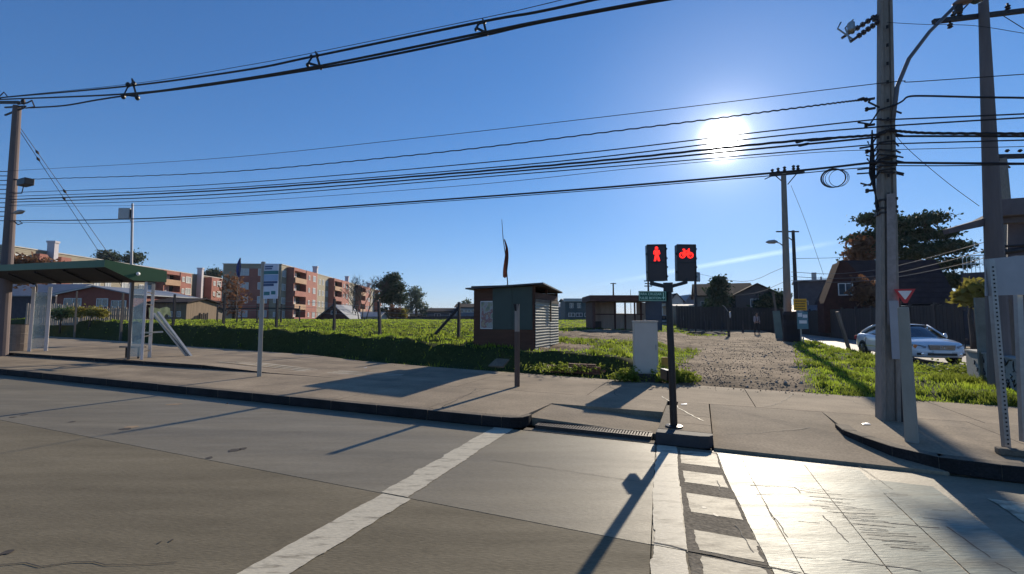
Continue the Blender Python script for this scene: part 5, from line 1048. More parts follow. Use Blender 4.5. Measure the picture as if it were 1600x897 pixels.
# ================================================================ fence posts in the field
fpl = [(118, 455, 30, 'far'), (190, 458, 27, ''), (271, 460, 26, ''), (339, 475, 34, ''), (349, 460, 25, ''), (370, 478, 33, ''), (377, 485, 40, ''), (402, 475, 30, ''), (432, 463, 23, ''), (438.5, 475, 30, ''), (468, 478, 38, ''), (522.6, 467, 21, ''), (595, 471, 18.5, ''), (716.7, 472, 17.6, '')]
flb = ['pale fence post seen through the left end of the shelter', 'fence post in front of the plank fence just left of the right shelter glass', 'fence post between the shelter and the dark bush', 'thin post left of the tall post before the rust coloured tree', 'tall fence post in front of the rust coloured tree',
       'short post right of the rust coloured tree trunk', 'shortest post, just right of the rust coloured tree', 'dark fence post immediately left of the bus stop sign', 'thick dark post right of the bus stop sign panel', 'thin post touching the thick dark one by the bus stop sign', 'thin far post before the red bay of the apartments',
       'fence post in front of the small dark red gable', 'leaning fence post before the lone bare trees and conifer', 'fence post with a diagonal brace left of the kiosk']
for i, (u, v, d, _) in enumerate(fpl):
    p = D(u, 500, d); s_, n_ = toSN(p); p.z = float(hgt(s_, n_)); t = thing('fence_post', flb[i], 'fence post', p, 0, 'old fence posts standing in the field')
    h = zat(v, d) - p.z; w = .11 if d < 28 else .09; k = -.10 if i == 12 else random.uniform(-.03, .03)
    b = MB(); b.beam((0, 0, -.3), (k, 0, h), w, w, w2=w * .8, h2=w * .8); b.build('stake', m_wood if i in (0, 1) else m_dwood, t)
    if i == 13: b = MB(); b.beam((.0, .05, (zat(480, d) - p.z)), (-(716 - 674) / 690 * d, -.5, -.12), .10, .10); b.build('brace', m_dwood, t)
for i, (a, c, z) in enumerate((((402, 481), (468, 483), 30), ((339, 483), (402, 482), 33))):
    t = thing('fence_rail', ('dark rail nailed between posts right of the bus stop sign', 'dark rail nailed between posts left of the bus stop sign')[i], 'rail', D(*a, z), 0); MB().beam((0, 0, 0), D(*c, z + (1 if i else 0)) - D(*a, z), .07, .09).build('board', m_dwood, t)
for i, (a, c, e_, f) in enumerate((((349, 470, 25), (402, 477, 29)), ((349, 482, 25), (432, 478, 23)), ((190, 465, 27), (271, 466, 26)))) if 0 else []: pass
def wire(pts, r, label, name='fence_wire', cat='wire', m=None, group=None):
    q = cat_rom([D(*p) for p in pts], 4); o = q[0].copy(); b = MB(); b.tube([p - o for p in q], r, 4); c = b.build(name, m or m_galv); c.location = o; return tag(c, label, cat, group)
for z, (va, vb) in enumerate(((470, 472), (478, 480), (486, 487))):
    wire([(349, va, 25), (432, vb - 2, 23), (523, vb + 3, 21), (595, vb + 8, 18.5), (717, vb + 14, 17.6)], .006, ('top strand of the wire fence along the field', 'middle strand of the wire fence along the field', 'bottom strand of the wire fence along the field')[z])
# plank fence behind the shelter
pf = thing('plank_fence', 'uneven pale plank fence in front of the red brown bungalow', 'fence', at_(40, 497, 34, 1.45), 0); b = MB(); x = 0.
W0 = (205 - 40) / 690 * 34
while x < W0: h = .95 + random.uniform(-.12, .12) + .25 * (x / W0 < .5); b.box(x, x + .13, random.uniform(-.02, .02), .04, -.4, h); x += .165
o = b.build('planks', mat('pale bleached planks', (.34, .28, .22), .85, .3, 3, stretch=(2, 2, .3)), pf); o['kind'] = 'stuff'
b = MB(); b.box(0, W0, .04, .08, .3, .38); b.box(0, W0, .04, .08, .75, .82); b.each('rail', m_dwood, pf)
pf2 = thing('plank_fence', 'grey plank fence by the wooden sheds right of the shelter', 'fence', at_(262, 497, 48, 1.0), 0); b = MB(); x = 0.
while x < 4.4: b.box(x, x + .16, 0, .04, -.4, 1.1 + random.uniform(-.1, .1)); x += .2
o = b.build('planks', m_wood, pf2); o['kind'] = 'stuff'
ct = thing('hanging_cloth', 'pale green cloth hung over the fence by the leaning poles', 'cloth', D(248, 481, 24), 0); vs = []; fs = []
for i in range(15):
    for j in range(6): x = -.55 + i * .085; z = -.10 * j * (1 + .25 * math.sin(i * .9)) + .05 * math.sin(i * .7); vs.append((x, .06 * math.sin(i * 1.3 + j * .4), z))
for i in range(14):
    for j in range(5): a = i * 6 + j; fs.append((a, a + 6, a + 7, a + 1))
MB().add(vs, fs).build('cloth', mat('pale green cloth', (.26, .30, .18), .9, .2, 5, trans=.25), ct, smooth=True)
fb2 = thing('flag_pole', 'thin pole with a folded dark blue flag before the brick gable end', 'flag', at_(368, 497, 58, .9), 0)
b = MB(); z_ = zat(403, 58) - .9; b.tube([(0, 0, -.5), (.1, 0, z_ * .6), (.35, 0, z_)], [.04, .035, .02], 6); b.build('pole', m_wood, fb2)
vs = []; fs = []
for i in range(9):
    t = i / 8; z = z_ - .2 - 2.4 * t; w = .06 + .55 * math.sin(t * 2.6); xx = .35 - .25 * t * .5
    for j in range(4): vs.append((xx + (.1 - j / 3) * w, .12 * math.sin(j * 2 + t * 3), z + j * .12))
    if i:
        for j in range(3): a = (i - 1) * 4 + j; fs.append((a, a + 1, a + 5, a + 4))
MB().add(vs, fs).build('flag_cloth', mat('navy flag cloth', (.01, .02, .10), .8, .2, trans=.3), fb2, smooth=True)
# ================================================================ long dark fence on the right
m_fen = mat('dark brown fence boards', (.045, .034, .030), .85, .3, 2, .2, stretch=(3, 3, .3)); m_fen2 = mat('dark fence post', (.075, .058, .05), .85, .3, 3)
def fence(label, p0, p1, h, bay, plank=.0, cat='fence'):
    p0 = Vector(p0); p1 = Vector(p1); d = p1 - p0; L_ = Vector((d.x, d.y, 0)).length; t = thing('board_fence', label, cat, p0, math.atan2(d.y, d.x)); dz = d.z / L_; x = 0.
    while x < L_ - .1:
        w = min(bay, L_ - x); n = int(w / .3); b = MB()
        for k in range(max(1, n)):
            a = x + .07 + k * (w - .14) / max(1, n); b.box(a + .012, a + (w - .14) / max(1, n) - .012, .0, .03, x * dz - .4, x * dz + h + random.uniform(-.03, .03))
        if L_ < 26: b.each('board', m_fen, t)
        else: o = b.build('boards', m_fen, t); o['kind'] = 'stuff'
        b = MB(); b.box(x - .07, x + .07, -.03, .10, x * dz - .4, x * dz + h + .12); b.build('post', m_fen2, t); x += w
    b = MB(); b.beam((0, .05, .5), (L_, .05, L_ * dz + .5), .05, .08); b.beam((0, .05, h - .3), (L_, .05, L_ * dz + h - .3), .05, .08); b.each('rail', m_fen2, t); return t
A1, B1, C1, D1 = at_(1058, 497, 46, .3), at_(1240, 522, 45, 0.05), D(1512, 548, 21.6), D(1640, 565, 16.0); C1.z = D1.z = .05
fence('long dark board fence in front of the gabled houses', A1, B1, 2.5, 2.4)
fence('dark board fence along the side street behind the white car', B1, C1, 2.25, 2.2)
fence('dark fence stretch running out of frame behind the concrete wall', C1 + Vector((.5, 0, 0)), D1, 1.9, 2.2)
# ================================================================ mid-distance poles and signs
pz = D(1232, 535, 25); pz.z = gz(pz)
pp = upright('utility_pole', 'concrete utility pole with a dark wrapped foot beyond the dirt path', pz, zat(268, 25), .42, .26, m_conc, lean=(.12, 0), web=False)
def p1l(u, v, dd_=0): return loc(pp, D(u, v, 25 + dd_))
MB().beam(p1l(1203, 273), p1l(1256, 268), .14, .22).build('crossarm', m_iron, pp)
b = MB()
for u, v in ((1207, 272), (1216, 270), (1240, 266), (1247, 266), (1226, 268)): b.lathe([(.04, 0), (.1, .08), (.05, .16), (.1, .24), (.03, .3)], p1l(u, v), 8)
b.each('insulator', m_iron, pp)
b = MB(); b.tube([p1l(1211, 274), p1l(1226, 287)], .03, 5); b.tube([p1l(1246, 270), p1l(1231, 288)], .03, 5); b.tube([p1l(1195, 280), p1l(1212, 272)], .03, 5); b.each('brace', m_iron, pp)
b = MB(); b.tube([p1l(1226, 386), p1l(1218, 380), p1l(1208, 377), p1l(1202, 378)], .03, 6); b.build('lamp_arm', m_galv, pp); o = MB().lathe([(.02, -.25), (.10, -.1), (.12, .2), (.03, .35)], (0, 0, 0), 8, axis='x').build('lamp_head', m_galv, pp); o.location = p1l(1204, 378)
dr = thing('wrapped_barrel', 'bulky dark drum like bundle around the foot of the concrete pole', 'barrel', Vector((pz.x + .15, pz.y - .1, pz.z)), 0)
b = MB(); b.lathe([(.42, -.2), (.46, .1), (.44, .6), (.47, .9), (.41, 1.2), (.45, 1.5), (.36, 1.68)], (0, 0, 0), 14); b.build('body', mat('dark tarpaulin', (.010, .010, .013), .8, .3, 6, .3, 8), dr)
p2 = D(1246, 520, 44); p2.z = .1
p2o = upright('utility_pole', 'thinner dark utility pole just right of the concrete pole with a crossarm', p2, zat(359, 44), .42, .28, m_dwood, lean=(.02, 0), web=False); MB().beam(loc(p2o, D(1213, 362, 44)), loc(p2o, D(1248, 362, 44)), .12, .12).build('crossarm', m_dwood, p2o)
b = MB(); b.tube([loc(p2o, D(1232, 371, 44)), loc(p2o, D(1241, 378, 44))], .05, 5); b.build('brace', m_iron, p2o)
ysg = thing('road_sign', 'yellow warning sign with rows of lettering on a post by the street', 'road sign', at_(1251, 497, 24, 0), 0)
MB().beam((0, .03, -.2), (0, .03, zat(468, 24)), .06, .06).build('post', m_galv, ysg); x = 10.3 / 690 * 24
f = MB().box(-x, x, -.02, .0, zat(485, 24), zat(467, 24)).build('board', mat('sign amber yellow', (.75, .36, .01), .5, .08), ysg, bevel=.01)
b = MB(); r3 = random.Random(8)
for k in range(4):
    z = zat(470.5 + k * 4, 24); xx = -x * .78
    while xx < x * .75: w = r3.uniform(.02, .05); b.box(xx, xx + w, -.026, -.021, z - .04, z + .03); xx += w + .02
o = b.build('lettering_rows', m_black, f); o['kind'] = 'stuff'
ps = thing('notice_board', 'white and teal paper notices hung beneath the yellow sign', 'notice board', at_(1254, 497, 23.7, 0), 0)
MB().box(-.3, .28, -.02, 0, zat(514, 23.7), zat(487, 23.7)).build('board', mat('notice teal', (.10, .22, .25), .6, .2, 4), ps); b = MB()
for a, c, z, w in ((-.26, -.03, 492, 6), (.0, .24, 494, 5), (-.2, .2, 503, 5)): b.box(a, c, -.026, -.021, zat(z + w / 2, 23.7), zat(z - w / 2, 23.7))
b.each('notice', m_swht, ps); MB().beam((0, .02, -.2), (0, .02, .6), .06, .06).build('post', m_galv, ps)
gb = thing('leaning_board', 'pale green board leaning left of the wrapped pole foot', 'board', at_(1217, 497, 29, .05), 0); MB().beam((0, 0, -.1), (-.1, .1, zat(487, 29)), .42, .04).build('sheet', mat('pale green board', (.12, .17, .15), .8, .2, 3), gb)
for i, (a, c, d, lb) in enumerate((((1208, 457), (1218, 502), 33, 'slanting pale post left of the concrete pole'), ((1308, 487), (1330, 549), 20.5, 'slanting grey post on the grass left of the white car'))):
    q = D(*c, d); q.z = max(gz(q), 0) if i else 0; t = thing('leaning_post', lb, 'post', q, 0); b = MB(); b.beam((0, 0, -.2), D(*a, d) - q, .13, .1); b.build('stake', m_wood, t)
cs_ = D(1139, 524, 31); cs_.z = gz(cs_); t = thing('round_sign', 'small pale round sign tilted on a dark post beside the dirt path', 'road sign', cs_, 0)
MB().beam((0, 0, -.2), (-.02, 0, zat(487, 31) - cs_.z), .16, .12).build('post', m_sblk, t); o = MB().lathe([(.02, -.01), (.22, -.01), (.22, .01), (.02, .01)], (0, 0, 0), 16, axis='y').build('disc', m_swht, t); o.location = (.08, -.1, zat(492, 31) - cs_.z); o.rotation_euler = (0, 0, .9)
b = MB(); b.tube([(0, 0, zat(487, 31) - cs_.z), (-.2, 0, zat(480, 31) - cs_.z), (-.38, 0, zat(477, 31) - cs_.z)], .025, 5); b.build('arm', m_galv, t)
for i, (u, d) in enumerate(((1064, 41), (1076, 40), (1087, 38.5), (1102, 40), (1112, 37), (1161, 39), (1128, 42))):
    q = D(u, 515, d); q.z = gz(q); t = thing('short_bollard', ('leftmost short dark bollard past the signal post', 'second short bollard past the signal post', 'third short bollard past the signal post', 'short bollard left of the tall shaggy conifer', 'short bollard under the tall shaggy conifer', 'short bollard left of the walking person', 'short bollard just left of the round sign')[i], 'bollard', q, 0, 'short bollards before the dark fence')
    MB().tube([(0, 0, -.2), (0, 0, .95), (0, 0, 1.0)], [.09, .08, .04], 8).build('stake', m_dwood, t)
# dirt heaps and a brick remnant
def heap(label, u, v, d, w, h, m, name='dirt_heap'):
    q = D(u, v, d); q.z = gz(q); b = MB(); vs = []; fs = []; K, J = 26, 10
    for i in range(K):
        for j in range(J):
            x, y = (i / (K - 1) - .5), (j / (J - 1) - .5); e_ = max(0, 1 - (2 * x) ** 4) * max(0, 1 - (2 * y) ** 2); z = h * e_ * (.65 + .5 * noise.noise(Vector((x * w * 1.6, y * 4, u)))) - .05
            vs.append((x * w, y * min(w, 1.8), z))
    for i in range(K - 1):
        for j in range(J - 1): a = i * J + j; fs.append((a, a + J, a + J + 1, a + 1))
    o = b.add(vs, fs).build(name, m); o.location = q; tag(o, label, 'heap'); return o
m_heap = mat('dark soil heap', (.05, .04, .035), .95, .4, 3, .6, 12)
heap('low dark soil heap by the short bollards, nearer the signal post', 1095, 517, 34, 2.4, .4, m_heap); heap('low dark soil heap left of the round sign', 1121, 516, 35, 1.6, .35, m_heap)
br = thing('brick_remnant', 'low remnant of a red brick wall sunk in the grass bank', 'brick wall', SN(-3.75, 11.55, .16), RZ); bk = MB().box(-.115, .115, -.05, .05, 0, .055).mesh('brick', mat('old red brick', (.22, .09, .055), .85, .3, 6, .3))
for r_i in range(4):
    for k in range(6):
        if r_i == 3 and k in (0, 1, 5): continue
        o = bpy.data.objects.new('brick', bk); C.objects.link(o); o.parent = br; o.location = (k * .245 + (.12 if r_i % 2 else 0), random.uniform(-.01, .01), r_i * .066 - .02); o.rotation_euler.z = random.uniform(-.03, .03)
sb = thing('concrete_chunk', 'flat grey board lying at the foot of the bank below the kiosk', 'board', P(776, 574, .25), RZ); MB().ext([(-.25, 0, 0), (.22, -.05, 0), (.30, .2, .18), (-.12, .25, .18)], (0, -.02, .04)).build('sheet', m_kerb, sb)
# ================================================================ distant poles and service wires
for i, (u, vt, d, arms, lb) in enumerate(((959, 442, 75, ((443, 9),), 'small distant pole with one crossarm above the open hut'), (1014, 438, 62, ((439, 13), (443, 10), (447, 12)), 'distant pole with three crossarms just left of the signal heads'), (1088, 424, 48, ((426, 10),), 'distant dark pole right of the bicycle signal'), (986, 453, 90, (), 'thin distant mast right of the single crossarm pole'))):
    q = at_(u, 497, d, .3); t = thing('distant_pole', lb, 'utility pole', q, 0, 'poles standing far behind the signal post'); k = d / 690
    b = MB(); b.tube([(0, 0, -.5), (0, 0, zat(vt, d) - .3)], [.20 if i != 3 else .07, .12 if i != 3 else .05], 8); b.build('post', m_dwood, t); b = MB()
    for v, w in arms: b.box(-w / 2 * k, w / 2 * k, -.06, .06, zat(v, d) - .3 - .07, zat(v, d) - .3 + .07)
    if arms: b.each('crossarm', m_dwood, t)
    if i == 2: MB().lathe([(.22, 0), (.24, .1), (.24, .9), (.2, 1)], (.3, 0, zat(440, d) - .3), 10).build('transformer', m_galv, t)
gsw = 'thin service wires beyond the dirt path'
for pts, lb in ((((1088, 427, 48), (1160, 440, 36), (1224, 418, 25)), 'upper thin wire sagging from the distant dark pole to the concrete pole'), (((1014, 440, 62), (1050, 444, 55), (1088, 432, 48)), 'thin wire between the two distant poles behind the signal heads'),
                (((1126, 463, 44), (1180, 458, 34), (1226, 440, 25)), 'lower thin wire sagging left of the concrete pole'), (((1238, 404, 25), (1300, 403, 30), (1330, 401, 34)), 'nearly level thin wire from the concrete pole toward the steep roof'),
                (((1236, 425, 25), (1300, 428, 24), (1380, 420, 21), (1480, 395, 18), (1560, 372, 16)), 'highest thin wire crossing in front of the steep mauve roof'), (((1236, 432, 25), (1300, 435, 24), (1380, 430, 21), (1480, 408, 18), (1560, 385, 16)), 'second thin wire crossing in front of the steep mauve roof'),
                (((1236, 438, 25), (1300, 441, 24), (1380, 436, 21), (1480, 418, 18), (1560, 397, 16)), 'third thin wire crossing in front of the steep mauve roof')):
    wire(pts, .014, lb, 'service_wire', 'wire', mat('dusty grey wire', (.14, .13, .13), .7) if 'roof' in lb and 'crossing' in lb else m_cable, gsw)
wire([(1236, 290, 25), (1258, 345, 26), (1287, 430, 27)], .010, 'thin stay wire slanting down right from the concrete pole', 'stay_wire', 'wire', m_cable)
# ================================================================ person walking on the dirt path
pb2 = D(1183, 522, 34.5); pb2.z = gz(pb2); pr = thing('person', 'person in a pale top and dark trousers walking along the dirt path', 'person', pb2, R(8))
def skin(name, J, E_, m, sub=2, parent=None):
    me = bpy.data.meshes.new(name); me.from_pydata([j[0] for j in J], E_, []); me.materials.append(m); o = bpy.data.objects.new(name, me); C.objects.link(o)
    if parent: o.parent = parent
    o.modifiers.new('skin', 'SKIN'); sv_ = me.skin_vertices[0].data if me.skin_vertices else None
    if sv_ is None:
        me.attributes
        bm_ = None
    for i, j in enumerate(J): sv_[i].radius = (j[1], j[1] * (j[2] if len(j) > 2 else 1)); sv_[i].use_root = (i == 0)
    o.modifiers.new('sub', 'SUBSURF').levels = sub; o.modifiers['sub'].render_levels = sub; return o
def skin_geo(name, J, E_, m, parent, sub=2):
    import bmesh
    bm_ = bmesh.new(); L_ = bm_.verts.layers.skin.verify(); vs = []
    for i, j in enumerate(J):
        v = bm_.verts.new(j[0]); v[L_].radius = (j[1], j[1] * (j[2] if len(j) > 2 else 1)); v[L_].use_root = (i == 0); vs.append(v)
    for a, c in E_: bm_.edges.new((vs[a], vs[c]))
    me = bpy.data.meshes.new(name); bm_.to_mesh(me); bm_.free(); me.materials.append(m); o = bpy.data.objects.new(name, me); C.objects.link(o); o.parent = parent
    o.modifiers.new('skin', 'SKIN'); s_ = o.modifiers.new('sub', 'SUBSURF'); s_.levels = sub; s_.render_levels = sub; return o
m_skin = mat('skin', (.40, .24, .17), .6, .1); m_top = mat('pale pinkish top', (.42, .36, .38), .85, .15); m_trs = mat('dark trousers', (.02, .02, .025), .85, .2); m_hair = mat('dark hair', (.015, .01, .01), .7, .2)
skin_geo('body', [((0, 0, .95), .10, .75), ((0, 0, 1.15), .11, .75), ((0, 0, 1.36), .12, .75), ((0, -.01, 1.47), .05), ((0, -.015, 1.53), .065), ((0, -.02, 1.62), .082, 1.1), ((0, -.015, 1.69), .06),
                  ((.17, 0, 1.37), .05), ((.22, .02, 1.12), .04), ((.21, -.06, .89), .032), ((.21, -.08, .80), .026, .6), ((-.17, 0, 1.37), .05), ((-.22, -.01, 1.12), .04), ((-.22, -.08, .90), .032), ((-.22, -.10, .81), .026, .6),
                  ((.09, 0, .88), .085), ((.10, -.10, .50), .06), ((.10, -.06, .10), .042), ((.10, -.17, .035), .035), ((-.09, 0, .88), .085), ((-.10, .05, .50), .06), ((-.10, .16, .12), .042), ((-.10, .06, .035), .035)],
         [(0, 1), (1, 2), (2, 3), (3, 4), (4, 5), (5, 6), (2, 7), (7, 8), (8, 9), (9, 10), (2, 11), (11, 12), (12, 13), (13, 14), (0, 15), (15, 16), (16, 17), (17, 18), (0, 19), (19, 20), (20, 21), (21, 22)], m_skin, pr)
skin_geo('top', [((0, 0, 1.0), .13, .85), ((0, 0, 1.18), .135, .85), ((0, 0, 1.37), .14, .85), ((.17, 0, 1.38), .065), ((.225, .02, 1.12), .055), ((.215, -.05, .93), .045), ((-.17, 0, 1.38), .065), ((-.225, -.01, 1.12), .055), ((-.225, -.07, .93), .045)],
         [(0, 1), (1, 2), (2, 3), (3, 4), (4, 5), (2, 6), (6, 7), (7, 8)], m_top, pr)
skin_geo('trousers', [((0, 0, .98), .12, .85), ((.09, 0, .86), .10), ((.10, -.10, .50), .075), ((.10, -.06, .10), .06), ((-.09, 0, .86), .10), ((-.10, .05, .50), .075), ((-.10, .15, .12), .06)], [(0, 1), (1, 2), (2, 3), (0, 4), (4, 5), (5, 6)], m_trs, pr)
for sx in (-1, 1): skin_geo('shoe', [((sx * .10, (-.05 if sx > 0 else .17), .055), .05, .8), ((sx * .10, (-.18 if sx > 0 else .05), .04), .042, .7)], [(0, 1)], m_hair, pr, 1)
MB().lathe([(.01, 1.735), (.06, 1.73), (.095, 1.68), (.10, 1.62), (.085, 1.57), (.01, 1.56)], (0, .015, 0), 12).build('hair', m_hair, pr, smooth=True)
for sx in (-.03, .03): MB().lathe([(.001, -.008), (.009, 0), (.001, .008)], (sx, -.105, 1.625), 6).build('eye', m_hair, pr)
for sx in (-.12, .12): b = MB(); b.tube([(sx * .8, -.11, 1.0), (sx * .9, -.125, 1.2), (sx * .9, -.06, 1.44), (sx * .8, .1, 1.40)], .022, 6); b.build('bag_strap', m_trs, pr)
# ================================================================ white saloon car
m_car = mat('white car paint', (.70, .72, .74), .22, .02, 2, coat=1.0); m_tyre = mat('tyre rubber', (.015, .015, .015), .8, .2); m_rim = mat('alloy rim', (.45, .45, .46), .3, .1, metal=.9); m_cglass = mat('car glass', (.012, .022, .035), .04, .1, spec=.9)
m_chrome = mat('chrome trim', (.6, .6, .62), .15, .05, metal=1.); m_head = mat('headlamp glass', (.22, .24, .27), .12, .15, 18, spec=.9); m_amber = mat('amber lens', (.75, .20, .03), .3, .1)
cp_ = Vector((15.9, 18.0, -.065)); car = thing('parked_car', 'white four door saloon car facing the camera on the side street', 'car', cp_, R(-106))
ST = [(-2.27, .70, .42, .80), (-2.20, .80, .30, .98), (-1.95, .86, .24, 1.03), (-1.55, .88, .22, 1.04), (-1.1, .885, .21, 1.02), (-.4, .885, .20, .985), (.3, .885, .20, .96), (.9, .88, .20, .95), (1.25, .88, .21, .93), (1.6, .87, .22, .885), (1.95, .83, .22, .82), (2.15, .76, .24, .74), (2.25, .64, .28, .64), (2.30, .52, .36, .52)]
vs = []; fs = []; prof2 = []
for (x, w, zb_, zt_) in ST:
    mid = (zb_ + zt_) / 2; half = [(0, zt_ + .022), (w * .45, zt_ + .016), (w * .80, zt_ - .012), (w * .94, zt_ - .05), (w * .985, zt_ - .13), (w, mid + .02), (w * .985, zb_ + .12), (w * .93, zb_ + .02), (w * .6, zb_)]
    vs += [(x, -y, z) for y, z in half[::-1]] + [(x, y, z) for y, z in half[1:]]
Kn = 17
for i in range(len(ST) - 1):
    for j in range(Kn - 1): a = i * Kn + j; fs.append((a, a + 1, a + Kn + 1, a + Kn))
    fs.append((i * Kn + Kn - 1, i * Kn, (i + 1) * Kn, (i + 1) * Kn + Kn - 1))
fs += [tuple(range(Kn))[::-1], tuple(range((len(ST) - 1) * Kn, len(ST) * Kn))]
body = MB().add(vs, fs).build('body', m_car, car, smooth=True); sbd = body.modifiers.new('s', 'SUBSURF'); sbd.levels = sbd.render_levels = 1
# glasshouse
RF = [(-1.75, .70, 1.03, 1.035, .64), (-1.25, .76, 1.02, 1.27, .60), (-.75, .78, 1.0, 1.40, .56), (-.1, .79, .98, 1.44, .57), (.35, .79, .97, 1.405, .56), (.75, .78, .96, 1.20, .60), (1.22, .74, .93, .945, .66)]
vs = []; fs = []
for (x, w, z0_, z1_, wt) in RF: vs += [(x, -w, z0_ - .03), (x, -wt, z1_ - .03), (x, -wt * .55, z1_), (x, wt * .55, z1_), (x, wt, z1_ - .03), (x, w, z0_ - .03)]
for i in range(len(RF) - 1):
    for j in range(5): a = i * 6 + j; fs.append((a, a + 1, a + 7, a + 6))
gh_ = MB().add(vs, fs).build('windows', m_cglass, car, smooth=True)
vs = []; fs = []; rf_ = [(-1.20, .585, 1.295), (-.75, .57, 1.41), (-.1, .58, 1.452), (.30, .57, 1.425), (.42, .565, 1.395)]
for x, w, z in rf_: vs += [(x, -w - .01, z - .045), (x, -w * .9, z - .012), (x, 0, z + .012), (x, w * .9, z - .012), (x, w + .01, z - .045)]
for i in range(4):
    for j in range(4): a = i * 5 + j; fs.append((a, a + 1, a + 6, a + 5))
MB().add(vs, fs).build('roof', m_car, car, smooth=True)
for sy in (-1, 1):
    b = MB(); b.tube([(1.22, sy * .745, .94), (.78, sy * .63, 1.20), (.38, sy * .585, 1.385)], .03, 6); b.build('windscreen_pillar', m_car, car, smooth=True)
    b = MB(); b.tube([(-1.78, sy * .70, 1.02), (-1.25, sy * .625, 1.25), (-.75, sy * .585, 1.385)], [.07, .06, .03], 6); b.build('rear_pillar', m_car, car, smooth=True)
    b = MB(); b.beam((-.28, sy * .80, .97), (-.20, sy * .60, 1.40), .05, .03); b.build('door_pillar', m_black, car)
    b = MB(); b.tube([(.66, sy * .84, .97), (.72, sy * .93, 1.0), (.76, sy * 1.0, 1.03)], [.03, .06, .075], 8); b.build('mirror', m_car, car, smooth=True)
    b = MB(); b.beam((-1.6, sy * .892, .50), (1.1, sy * .892, .50), .012, .02); b.build('side_trim', m_chrome, car)
    for dx in (.05, -.95): b = MB(); b.beam((dx, sy * .885, .80), (dx - .18, sy * .885, .81), .03, .03); b.build('door_handle', m_chrome, car)
    for dx in (.98, -.22, -1.1): b = MB(); b.beam((dx, sy * .888, .92), (dx, sy * .886, .34), .008, .012); b.build('door_gap', m_black, car)
    for wx in (-1.38, 1.36):
        w = thing('wheel_arch_tmp', None, None); bpy.data.objects.remove(w)
        MB().lathe([(.02, -.01), (.375, -.01), (.375, .012)], (wx, sy * .872, .33), 24, axis='y').build('wheel_arch', m_black, car)
        wh = MB().lathe([(.2, -.10), (.31, -.10), (.325, -.06), (.325, .06), (.31, .10), (.2, .10)], (0, 0, 0), 26, axis='y').build('wheel', m_tyre, car); wh.location = (wx, sy * .80, .325)
        b = MB(); b.lathe([(.20, 0), (.225, .0), (.225, .012), (.20, .012)], (0, sy * .10, 0), 24, axis='y')
        for k in range(7): a = k * .8976; b.beam((.03 * math.cos(a), sy * .108, .03 * math.sin(a)), (.21 * math.cos(a), sy * .102, .21 * math.sin(a)), .035, .012)
        b.lathe([(.01, 0), (.05, 0), (.04, .02)], (0, sy * .10, 0), 12, axis='y'); b.build('rim', m_rim, wh)
    b = MB(); hp = [(2.10, .38), (1.98, .80), (1.82, .83), (2.0, .60)]
    b.ext([(2.262, sy * .44, .66), (2.20, sy * .62, .70), (1.99, sy * .82, .73), (1.99, sy * .825, .62), (2.20, sy * .66, .585), (2.268, sy * .46, .59)], (.02, 0, 0)); b.build('headlight', m_head, car, bevel=.006)
    if sy < 0: MB().lathe([(.01, -.05), (.06, -.03), (.07, .0), (.01, .01)], (2.17, sy * .71, .645), 10, axis='x').build('indicator', m_amber, car)
    MB().box(2.20, 2.262, min(sy * .44, sy * .70), max(sy * .44, sy * .70), .34, .42).build('fog_lamp_recess', m_black, car)
    MB().lathe([(.01, 0), (.045, 0), (.045, .02), (.01, .025)], (2.255, sy * .56, .38), 10, axis='x').build('fog_lamp', m_chrome, car)
    MB().box(-2.27, -2.16, min(sy * .5, sy * .82), max(sy * .5, sy * .82), .72, .88).build('tail_light', m_sred, car)
b = MB(); b.ext([(2.285, -.40, .70), (2.285, .40, .70), (2.31, .36, .53), (2.31, -.36, .53)], (.012, 0, 0)); gr = b.build('grille', m_black, car)
for z in (.56, .60, .64, .68): b = MB(); b.box(2.297 + (.70 - z) * .15, 2.315 + (.70 - z) * .15, -.385 + (.7 - z) * .2, .385 - (.7 - z) * .2, z - .008, z + .008); b.build('slat', m_chrome, gr)
b = MB(); b.tube([(2.325, .065 * math.cos(a * .4833), .615 + .065 * math.sin(a * .4833)) for a in range(14)], .008, 5)
for k in range(3): a = math.pi / 2 + k * 2.0944; b.beam((2.325, 0, .615), (2.325, .063 * math.cos(a), .615 + .063 * math.sin(a)), .014, .008)
b.build('badge', m_chrome, gr)
MB().box(2.20, 2.315, -.42, .42, .33, .42).build('lower_intake', m_black, car); MB().box(2.29, 2.335, -.26, .26, .415, .50).build('number_plate', m_swht, car)
# far parked pickup by the low tan building
pk = thing('parked_van', 'small pale parked van far behind the signal post', 'van', at_(1036, 497, 60, .25), R(10)); b = MB(); b.ext([(-1.0, -.9, .35), (1.0, -.9, .35), (1.0, -.9, 1.0), (.86, -.9, 1.15), (.72, -.9, 1.75), (-.72, -.9, 1.75), (-.86, -.9, 1.15), (-1.0, -.9, 1.0)], (0, 4.2, 0)); b.build('body', mat('van paint', (.4, .42, .45), .4, .1), pk, bevel=.06)
MB().ext([(-.78, -.92, 1.12), (.78, -.92, 1.12), (.66, -.92, 1.66), (-.66, -.92, 1.66)], (0, .03, 0)).build('windscreen', m_cglass, pk); MB().box(-.75, .75, -.93, -.9, .62, .80).build('grille', m_black, pk)
for sx in (-.72, .72):
    MB().lathe([(.01, -.02), (.12, -.02), (.12, .0)], (sx, -.9, .82), 10, axis='y').build('headlight', m_swht, pk)
    for wy in (-.1, 2.6): MB().lathe([(.05, -.1), (.34, -.1), (.34, .1), (.05, .1)], (sx * 1.25, wy, .34), 16, axis='x').build('wheel', m_tyre, pk)
